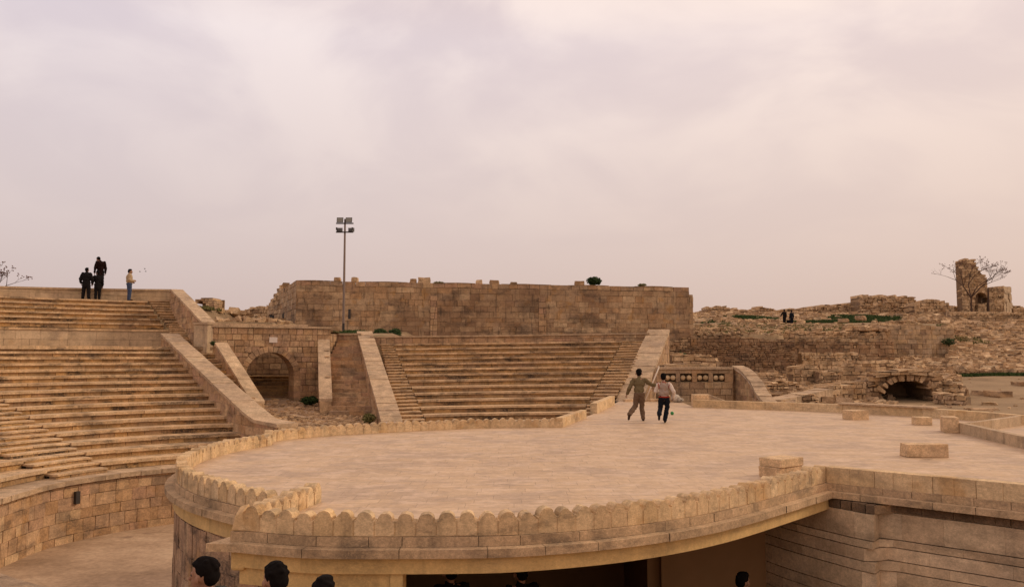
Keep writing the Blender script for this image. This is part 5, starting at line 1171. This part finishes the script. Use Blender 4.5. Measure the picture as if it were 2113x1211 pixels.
#PEOPLE#
# ------------------------------------------------------------------ people
def blob(name, pieces, voxel, mat, parent, sm=2, smooth_f=0.5, fold=0):
    """union of tapered limbs and ellipsoids, remeshed into one continuous surface"""
    bm = bmesh.new()
    def ball(c, r, q=None, seg=2):
        rv = r if isinstance(r, (tuple, list)) else (r, r, r)
        mt_ = Matrix.Translation(c) @ ((q.to_matrix().to_4x4()) if q else Matrix.Identity(4)) @ Matrix.Diagonal((*rv, 1))
        bmesh.ops.create_icosphere(bm, subdivisions=seg, radius=1.0, matrix=mt_)
    for p in pieces:
        if p[0] == 'e': ball(Vector(p[1]), p[2], p[3] if len(p) > 3 else None)
        else:
            a, b_, ra, rb_ = Vector(p[1]), Vector(p[2]), p[3], p[4]; seg = 1 if ra < .012 else 2
            ball(a, ra, None, seg); ball(b_, rb_, None, seg); d = b_ - a
            if d.length > 1e-4:
                mt_ = Matrix.Translation((a + b_) / 2) @ d.to_track_quat('Z', 'Y').to_matrix().to_4x4()
                bmesh.ops.create_cone(bm, cap_ends=True, segments=12 if seg == 2 else 8, radius1=ra, radius2=rb_, depth=d.length, matrix=mt_)
    me = bpy.data.meshes.new(name); bm.to_mesh(me); bm.free(); o = bpy.data.objects.new(name, me); COL.objects.link(o)
    md = o.modifiers.new('r', 'REMESH'); md.mode = 'VOXEL'; md.voxel_size = voxel; md.use_smooth_shade = True
    if sm: s_ = o.modifiers.new('s', 'SMOOTH'); s_.factor = smooth_f; s_.iterations = sm
    dg = bpy.context.evaluated_depsgraph_get(); m2 = bpy.data.meshes.new_from_object(o.evaluated_get(dg)); o.modifiers.clear(); o.data = m2; bpy.data.meshes.remove(me)
    if fold:
        m2.calc_loop_triangles() if hasattr(m2, 'calc_loop_triangles') else None
        nn = [v.normal.copy() for v in m2.vertices]
        for v, n_ in zip(m2.vertices, nn):
            q_ = v.co; v.co = q_ + n_ * fold * (noise.noise(Vector((q_.x * 9, q_.y * 9, q_.z * 13 + q_.x * 8))) + .5 * noise.noise(Vector((q_.x * 22, q_.y * 22, q_.z * 30))))
    m2.name = name; m2.materials.clear(); m2.materials.append(mat); o.parent = parent; return o
def cloth(name, c, var=.18): return plain(name, c, .97, .05, var, 14)
skin = plain('skin', (0.30, 0.155, 0.095), .6, .35, .08, 30); hair_m = plain('black_hair', (0.007, 0.005, 0.0045), .85, .06, .4, 60)
eye_m = plain('eyes', (0.02, 0.015, 0.012), .3, .5, .05); lip_m = plain('lips', (0.26, 0.09, 0.07), .6, .3, .05)
def person(label, loc, yaw, H, top, bottom, shoe, J=None, bulk=1.0, extra=None, headturn=(0, 0), topname='jacket', botname='trousers', hemz=None, coat=False, group=None, vox=.011, hairlen=0, sleeve=None, fine=False):
    o = empty('person', loc, label, 'person', group, rz=yaw)
    j = dict(ankL=(-.055, 0, .045), kneeL=(-.058, .012, .285), hipL=(-.052, 0, .52), ankR=(.055, 0, .045), kneeR=(.058, .012, .285), hipR=(.052, 0, .52),
             pel=(0, 0, .535), waist=(0, 0, .63), chest=(0, -.004, .735), shL=(-.103, 0, .808), shR=(.103, 0, .808), elL=(-.145, -.01, .635), elR=(.145, -.01, .635),
             wrL=(-.15, .04, .49), wrR=(.15, .04, .49), neck=(0, .0, .85), head=(0, .012, .925), toeL=(-.065, .11, .018), toeR=(.065, .11, .018))
    if J: j.update(J)
    j = {k: Vector(v) * H for k, v in j.items()}
    hq = Matrix.Rotation(headturn[0], 3, 'Z').to_quaternion() @ Matrix.Rotation(headturn[1], 3, 'X').to_quaternion()
    hd = j['head']; s = H * (.096 if H < 1.52 else .087)           # s: half head height unit
    def hp(x, y, z): return hd + hq @ Vector((x * s, y * s, z * s))
    B = [('e', hp(0, -.06, .12), (.60 * s, .74 * s, .74 * s), hq), ('e', hp(0, .20, -.30), (.46 * s, .50 * s, .56 * s), hq), ('e', hp(0, .40, -.68), (.24 * s, .22 * s, .18 * s), hq),
         ('c', hp(0, .66, .02), hp(0, .84, -.26), .07 * s, .105 * s), ('e', hp(0, .68, -.52), (.17 * s, .07 * s, .055 * s), hq), ('e', hp(0, .60, .14), (.40 * s, .08 * s, .06 * s), hq),
         ('e', hp(-.66, .04, -.12), (.08 * s, .14 * s, .21 * s), hq), ('e', hp(.66, .04, -.12), (.08 * s, .14 * s, .21 * s), hq), ('e', hp(-.57, .06, -.12), (.1 * s, .1 * s, .14 * s), hq), ('e', hp(.57, .06, -.12), (.1 * s, .1 * s, .14 * s), hq),
         ('c', j['neck'] - Vector((0, 0, .03 * H)), hp(0, -.12, -.45), .034 * H, .031 * H),
         ('e', j['chest'], (.088 * H, .058 * H, .085 * H)), ('e', j['waist'], (.072 * H, .052 * H, .07 * H)), ('e', j['pel'], (.080 * H, .058 * H, .055 * H)), ('c', j['shL'], j['shR'], .032 * H, .032 * H), ('c', j['chest'], j['neck'], .05 * H, .036 * H), ('c', j['pel'], j['chest'], .062 * H, .062 * H)]
    for S in 'LR':
        sg = -1 if S == 'L' else 1; e, wv, sh = j['el' + S], j['wr' + S], j['sh' + S]
        B += [('c', sh, e, .028 * H, .022 * H), ('c', e, wv, .022 * H, .0145 * H), ('c', j['hip' + S], j['knee' + S], .046 * H, .030 * H), ('c', j['knee' + S], j['ank' + S], .030 * H, .020 * H), ('c', j['ank' + S] - Vector((0, 0, .02 * H)), j['toe' + S], .019 * H, .014 * H)]
        d = (wv - e).normalized(); lat = d.cross(Vector((1, 0, 0)) * sg); lat = lat.normalized() if lat.length > .1 else Vector((0, 1, 0)); pn = d.cross(lat).normalized()
        pc = wv + d * .025 * H; B.append(('e', pc + d * .012 * H, (.011 * H, .023 * H, .028 * H), Matrix((pn, lat, d)).transposed().to_quaternion()))
        curl = -pn if (-pn).dot(Vector((-sg, 0, 0))) > 0 else pn
        for k, fl in enumerate((.030, .035, .033, .026)):
            b0 = wv + d * .048 * H + lat * (k - 1.5) * .0125 * H; b1 = b0 + (d * .85 + curl * .35).normalized() * fl * .6 * H; b2 = b1 + (d * .5 + curl * .8).normalized() * fl * .55 * H
            B += [('c', b0 - d * .012 * H, b1, .0056 * H, .0051 * H), ('c', b1, b2, .0051 * H, .0043 * H)]
        t0 = wv + d * .018 * H + lat * -.018 * H; t1 = t0 + (d * .7 - lat * .6 + curl * .3).normalized() * .026 * H; B += [('c', t0, t1, .0064 * H, .0056 * H), ('c', t1, t1 + (d + curl * .3).normalized() * .018 * H, .0056 * H, .0046 * H)]
    body = blob('body', B, .0072 if fine else .0085, skin, o, 2, .4)
    # hair: a cap over crown, back and sides
    Hh = [('e', hp(0, -.14, .27), (.63 * s, .69 * s, .64 * s), hq), ('e', hp(0, -.42, -.02), (.56 * s, .44 * s, .55 * s), hq), ('e', hp(0, .34, .60), (.46 * s, .30 * s, .20 * s), hq), ('e', hp(.1, .10, .74), (.44 * s, .44 * s, .24 * s), hq)]
    r_ = random.Random(int(loc[0] * 100)); 
    for k in range(26):
        a_ = r_.uniform(0, 6.28); el_ = r_.uniform(.2, 1.5); Hh.append(('e', hp(.52 * math.cos(a_) * math.cos(el_), -.16 + .60 * math.sin(a_) * math.cos(el_), .26 + .60 * math.sin(el_)), (.17 * s, .17 * s, .14 * s), hq))
    if hairlen: Hh.append(('e', hp(0, -.42, -.45), (.5 * s, .36 * s, hairlen * s), hq))
    blob('hair', Hh, .009, hair_m, o, 1)
    for sx in (-1, 1):
        bm = bmesh.new(); bmesh.ops.create_icosphere(bm, subdivisions=2, radius=.075 * s, matrix=Matrix.Translation(hp(sx * .22, .585, .02))); me = bpy.data.meshes.new('eye'); bm.to_mesh(me); bm.free(); me.materials.append(eye_m)
        e_ = bpy.data.objects.new('eye', me); COL.objects.link(e_); e_.parent = o
    g = .0115 * H
    T = [('e', j['chest'], (.115 * H, .080 * H, .10 * H)), ('e', j['waist'], (.108 * H, .080 * H, .085 * H)), ('c', j['pel'] + Vector((0, 0, .0)), j['chest'], .066 * H, .068 * H), ('c', j['shL'] - Vector((0, 0, .008 * H)), j['shR'] - Vector((0, 0, .008 * H)), .042 * H, .042 * H), ('c', j['chest'] + Vector((0, 0, .03 * H)), j['neck'] - Vector((0, 0, .012 * H)), .062 * H, .043 * H),
         ('e', j['pel'] + Vector((0, 0, .02 * H)), (.092 * H, .070 * H, .05 * H))]
    if coat:
        zc_ = hemz or .3
        T += [('c', j['waist'], Vector((j['pel'].x, j['pel'].y, zc_ * H + .04 * H)), .075 * H, .075 * H), ('e', Vector((j['pel'].x, j['pel'].y, zc_ * H + .05 * H)), (.105 * H, .08 * H, .05 * H)), ('e', j['pel'], (.1 * H, .078 * H, .09 * H))]
    if bulk != 1: T = [(p[0], p[1], tuple(q_ * bulk for q_ in p[2])) if p[0] == 'e' else (p[0], p[1], p[2], p[3] * bulk, p[4] * bulk) for p in T]
    SL_ = []
    for S in 'LR': (SL_ if sleeve else T).extend([('c', j['sh' + S], j['el' + S], .045 * H * bulk, .041 * H * bulk), ('c', j['el' + S], j['el' + S].lerp(j['wr' + S], .93), .041 * H * bulk, .030 * H * bulk)])
    blob(topname, T, vox, top, o, 2, fold=.02)
    if sleeve: blob('sleeves', SL_, vox, sleeve, o, 1, fold=.014)
    Bt = [('e', j['pel'], (.102 * H, .078 * H, .06 * H))]
    for S in 'LR':
        Bt += [('c', j['hip' + S], j['knee' + S], .066 * H, .050 * H), ('c', j['knee' + S], j['knee' + S].lerp(j['ank' + S], .97), .050 * H, .042 * H)]
    if bulk != 1: Bt = [(p[0], p[1], tuple(q_ * (1 + (bulk - 1) * .7) for q_ in p[2])) if p[0] == 'e' else (p[0], p[1], p[2], p[3] * (1 + (bulk - 1) * .7), p[4] * (1 + (bulk - 1) * .7)) for p in Bt]
    blob(botname, Bt, vox, bottom, o, 2, fold=.018)
    for S in 'LR':
        a_, t_ = j['ank' + S], j['toe' + S]; dd = (t_ - a_); heel = a_ + Vector((0, -.02 * H, -.022 * H)); mid = a_.lerp(t_, .55); 
        blob('shoe', [('c', heel, t_.lerp(a_, .1), .026 * H, .022 * H), ('e', mid, (.026 * H, .04 * H, .024 * H)), ('c', heel, a_ + Vector((0, 0, .005 * H)), .026 * H, .024 * H)], .009, shoe, o, 1)
    return o, j, hp
olive = cloth('olive_wool', (0.155, 0.115, 0.06)); khaki = cloth('brown_cotton', (0.15, 0.095, 0.06)); brownshoe = cloth('brown_shoe', (0.05, 0.03, 0.02)); blackc = cloth('black_cloth', (0.014, 0.012, 0.012)); navy = cloth('dark_navy_cloth', (0.012, 0.014, 0.02))
greyv = cloth('grey_knit', (0.33, 0.245, 0.195)); red = cloth('red_trim', (0.30, 0.035, 0.02)); palec = cloth('pale_sleeve', (0.62, 0.52, 0.44)); cream = cloth('cream_sweater', (0.42, 0.31, 0.19)); jeans = cloth('blue_jeans', (0.055, 0.075, 0.13)); maroon = cloth('dark_maroon', (0.016, 0.007, 0.006)); greyj = cloth('grey_jacket', (0.05, 0.05, 0.045)); whitec = cloth('white_cloth', (0.62, 0.55, 0.50))
def add_part(o, name, pieces, mat, vox=.01, sm=1): return blob(name, pieces, vox, mat, o, sm)
# the two running boys
p_ = G(1320, 868); H = 1.50; n_ = lambda x, y, z: (x / H, y / H, z / H)
b1, j1, _ = person('boy in an olive sweater running away with his arm on the other boy', (p_.x, p_.y, 0), R(-6), H, olive, khaki, brownshoe, topname='sweater', J=dict(
    head=n_(.0, .16, 1.375), neck=n_(0, .10, 1.245), chest=n_(0, .04, 1.06), waist=n_(-.01, -.0, .90), pel=n_(-.01, -.02, .77), shL=n_(-.165, .05, 1.185), shR=n_(.165, .05, 1.185), elL=n_(-.28, -.03, .95), wrL=n_(-.36, .09, .76),
    elR=n_(.34, .10, 1.05), wrR=n_(.52, .06, 1.02), hipL=n_(-.075, -.02, .75), hipR=n_(.07, -.02, .75), kneeR=n_(.07, .06, .40), ankR=n_(.10, -.02, .07), toeR=n_(.11, .15, .03), kneeL=n_(-.12, .02, .43), ankL=n_(-.31, -.30, .20), toeL=n_(-.33, -.30, .055)))
p_ = G(1371, 872); H = 1.40
b2, j2, _ = person('boy in a grey vest with red hem and black trousers running away', (p_.x, p_.y, 0), R(-4), H, greyv, navy, blackc, topname='vest', sleeve=palec, J=dict(
    head=n_(.0, .15, 1.27), neck=n_(0, .09, 1.15), chest=n_(0, .04, .99), waist=n_(0, .0, .83), pel=n_(0, -.02, .70), shL=n_(-.15, .04, 1.08), shR=n_(.155, .04, 1.08), elL=n_(-.22, .10, .88), wrL=n_(-.12, .28, .90),
    elR=n_(.27, -.04, .88), wrR=n_(.27, .10, .70), hipL=n_(-.07, -.02, .69), hipR=n_(.07, -.02, .69), kneeR=n_(.09, .08, .40), ankR=n_(.01, -.04, .075), toeR=n_(.03, .13, .03), kneeL=n_(-.10, .10, .40), ankL=n_(-.17, -.24, .24), toeL=n_(-.18, -.29, .10)))
add_part(b2, 'red_hem', [('e', Vector(n_(0, -.01, .725)) * H, (.122 * H, .098 * H, .026 * H))], red)
for sg in (-1, 1):
    rp = []
    for k in range(12):
        a0_, a1_ = k * math.pi / 6, (k + 1) * math.pi / 6; cc_ = Vector(n_(sg * .148, .04, 1.045)) * H
        rp.append(('c', cc_ + Vector((sg * .02 * math.sin(a0_), math.cos(a0_) * .066, math.sin(a0_) * .085)), cc_ + Vector((sg * .02 * math.sin(a1_), math.cos(a1_) * .066, math.sin(a1_) * .085)), .013, .013))
    add_part(b2, 'red_piping', rp, red, .008)
add_part(b2, 'red_collar', [('e', Vector(n_(0, .085, 1.135)) * H, (.050 * H, .045 * H, .016 * H))], red)
# ball
p_ = G(1387, 856); bm = bmesh.new(); bmesh.ops.create_uvsphere(bm, u_segments=24, v_segments=16, radius=.058); me = bpy.data.meshes.new('ball'); bm.to_mesh(me); bm.free()
me.materials.append(plain('green_rubber', (0.02, 0.21, 0.045), .45, .5, .05)); me.polygons.foreach_set('use_smooth', [True] * len(me.polygons)); o = bpy.data.objects.new('ball', me); COL.objects.link(o); o.location = (p_.x, p_.y, .058); setp(o, 'small bright green ball rolling ahead of the running boys', 'ball')
# small speckled bundle by the carved wall
p_ = G(1398, 830); o = empty('bundle', (p_.x, p_.y, 0), 'mottled pale and dark sack slumped at the foot of the carved wall', 'sack')
blob('sack', [('e', (-.05, .1, .16), (.20, .16, .17)), ('e', (.10, .1, .09), (.18, .15, .11)), ('e', (-.12, .1, .26), (.10, .09, .08))], .012, stone('speckled_sack', [(.5, .42, .36), (.55, .47, .4)], stain=1.0, stain_scale=6, ochre=0, streak=0), o, 2)
mb = MB((p_.x - .45, p_.y + .3, 0)); mb.box((p_.x - .42, p_.y + .3, .14), (.36, .3, .28), t=.7); setp(mb.build('stone_block', S_block, bevel=.012), 'small pale block next to the mottled sack', 'stone')

# people on top of the left bank
def onring(px_, r):
    s_ = (px_ - PX) / F; D = 44.0
    for _ in range(40): D += r - math.hypot(s_ * D * 1.0 * (CA + SA * .07) - CL[0], D - CL[1])
    return Vector((s_ * D * (CA + SA * .07), D, 0))
zrow = zr(2.977) + .003
q = onring(177, 28.15); person('man in a dark jacket seen from behind, leftmost of the group on the bank', (q.x, q.y, zrow), R(8), 1.70, blackc, blackc, blackc, J=dict(ankL=(-.09, 0, .045), toeL=(-.105, .1, .018), ankR=(.085, 0, .045), toeR=(.1, .1, .018), kneeL=(-.075, .01, .285), kneeR=(.072, .01, .285), elL=(-.175, -.01, .65), wrL=(-.175, .05, .52), elR=(.175, -.01, .65), wrR=(.15, .07, .52)), coat=True, hemz=.40, bulk=1.22)
jk = [c for c in bpy.data.objects if c.parent and c.name.startswith('jacket')][-1].parent
add_part(jk, 'back_patch', [('e', (-.03, -.118, 1.30), (.05, .02, .045))], whitec, .008)
q = onring(201, 28.15); person('shorter person in black with wide trousers, right of the man in the dark jacket', (q.x, q.y, zrow), R(30), 1.56, blackc, blackc, blackc, J=dict(elL=(-.15, .04, .65), wrL=(-.17, .12, .52)), coat=True, hemz=.36, bulk=1.1, hairlen=.3, headturn=(.3, 0))
q = onring(205, 28.95); person('tall person in a long dark maroon coat standing on the wall top, looking down', (q.x, q.y, zr(3.44 + .030 * (q.x + 26)) + .10), R(38), 1.80, maroon, blackc, blackc, J=dict(head=(-.05, .07, .90), neck=(-.01, .025, .845)), coat=True, hemz=.12, headturn=(.2, -.5), topname='coat')
q = onring(266, 28.15); person('man in a cream sweater and blue jeans standing alone on the bank', (q.x, q.y, zrow), R(-62), 1.74, cream, jeans, brownshoe, J=dict(elL=(-.14, -.02, .65), wrL=(-.08, .10, .60), elR=(.14, -.02, .65), wrR=(.06, .13, .63)), topname='sweater', botname='jeans', bulk=1.25)
# far pair on the terrace
for px_, H, lab, col, kw in ((1619, 1.68, 'far walker in black with one arm held out, left one of the far pair', blackc, dict(J=dict(elL=(-.19, .02, .68), wrL=(-.25, .05, .57)), coat=True, hemz=.15)), (1634, 1.66, 'far walker in dark blue-grey, right one of the far pair', navy, dict())):
    c_ = W(px_, 669, 87); z = max(terr(c_.x + dx, 87) for dx in (-.4, 0, .4)); person(lab, (c_.x, 87, z - .02), R(20), H, col, col, blackc, vox=.016, **kw)
c_ = W(1627, 664, 86.7); mb = MB((c_.x, 86.7, terr(c_.x, 86.7) + .3)); mb.box((c_.x, 86.7, terr(c_.x, 86.7) + .47), (.42, .2, .34), t=.3, jit=.03); mb.tube((c_.x - .1, 86.7, terr(c_.x, 86.7) + .6), (c_.x, 86.7, terr(c_.x, 86.7) + .82), .012, .012, 5); mb.tube((c_.x + .1, 86.7, terr(c_.x, 86.7) + .6), (c_.x, 86.7, terr(c_.x, 86.7) + .82), .012, .012, 5); setp(mb.build('bag', blackc), 'black bag carried between the two far walkers', 'bag')
for i, (px_, py_) in enumerate(((289, 561), (299, 555), (301, 560.5))):
    c_ = W(px_, py_, 70); mb = MB(c_); b0 = Vector(c_); mb.tube(b0 + Vector((-.05, 0, 0)), b0 + Vector((.05, .01, .01)), .015, .008, 6)
    for sg in (-1, 1): mb.hexa([tuple(b0 + Vector(v)) for v in ((-.04, 0, 0), (.04, 0, 0), (.02, sg * .1, .04), (-.05, sg * .1, .04), (-.04, 0, .012), (.04, 0, .012), (.02, sg * .1, .05), (-.05, sg * .1, .05))])
    setp(mb.build('bird', blackc), ('tiny dark bird, lowest and leftmost of the three in the sky', 'tiny dark bird, highest of the three in the sky', 'tiny dark bird, right-hand lower one of the three in the sky')[i], 'bird', 'three birds in flight')
# near people below the camera, only their heads rise into view
def near(px_, ytop, D, H, yaw, lab, top, ht=(0, 0), **k):
    c_ = W(px_, ytop, D); return person(lab, (c_.x, D, c_.z - H), yaw, H, top, k.pop('bottom', blackc), blackc, headturn=ht, fine=True, **k)
near(427, 1152, 6.5, 1.66, R(78), 'young man with thick black hair in profile, leftmost of the near heads', greyj)
o_, _, _ = near(571, 1162, 6.5, 1.64, R(48), 'young man with cropped black hair and a white and red collar, middle near head', whitec)
add_part(o_, 'striped_collar', [('c', (-.055, -.055, 1.43), (.055, -.055, 1.43), .03, .03), ('c', (.055, -.055, 1.43), (.07, .02, 1.42), .03, .03), ('c', (-.055, -.055, 1.43), (-.07, .02, 1.42), .03, .03)], red, .009)
near(668, 1191, 6.3, 1.58, R(10), 'person of whom only black hair shows, rightmost of the three near heads', blackc)
near(1531, 1181, 12.0, 1.66, R(-55), 'young man under the stage beam facing right, in front of the grooved wall', blackc)
c_ = W(1618, 1200, 11.4); person('person in the shade beside the grooved wall, hair just in view', (c_.x, 11.4, ZF), R(-30), 1.62, blackc, blackc, blackc)
for px_, D, H, lab in ((930, 10.9, 1.66, 'dark figure on the platform in the hall, nearer the door jamb'), (1076, 11.0, 1.62, 'dark figure on the platform in the hall, further from the door jamb')):
    c_ = W(px_, 1180, D); person(lab, (c_.x, D, ZF + .66), R(20), H, blackc, blackc, blackc)
# tiers the near people stand on (they go on behind the camera)
mb = MB((0, 5, -2))
for y0, y1, z in ((7.15, 7.5, -2.35), (6.1, 7.15, -1.375), (5.3, 6.1, -1.05), (4.5, 5.3, -.7), (3.7, 4.5, -.35), (-3, 3.7, .12)):
    mb.box((0, (y0 + y1) / 2, (z + ZF) / 2), (16 if y1 < 6 else 9, y1 - y0 - .002, z - ZF), t=rnd.random())
setp(mb.build('stone_tiers', S_seat), 'stone tiers below the viewpoint where the near people stand', 'seating')
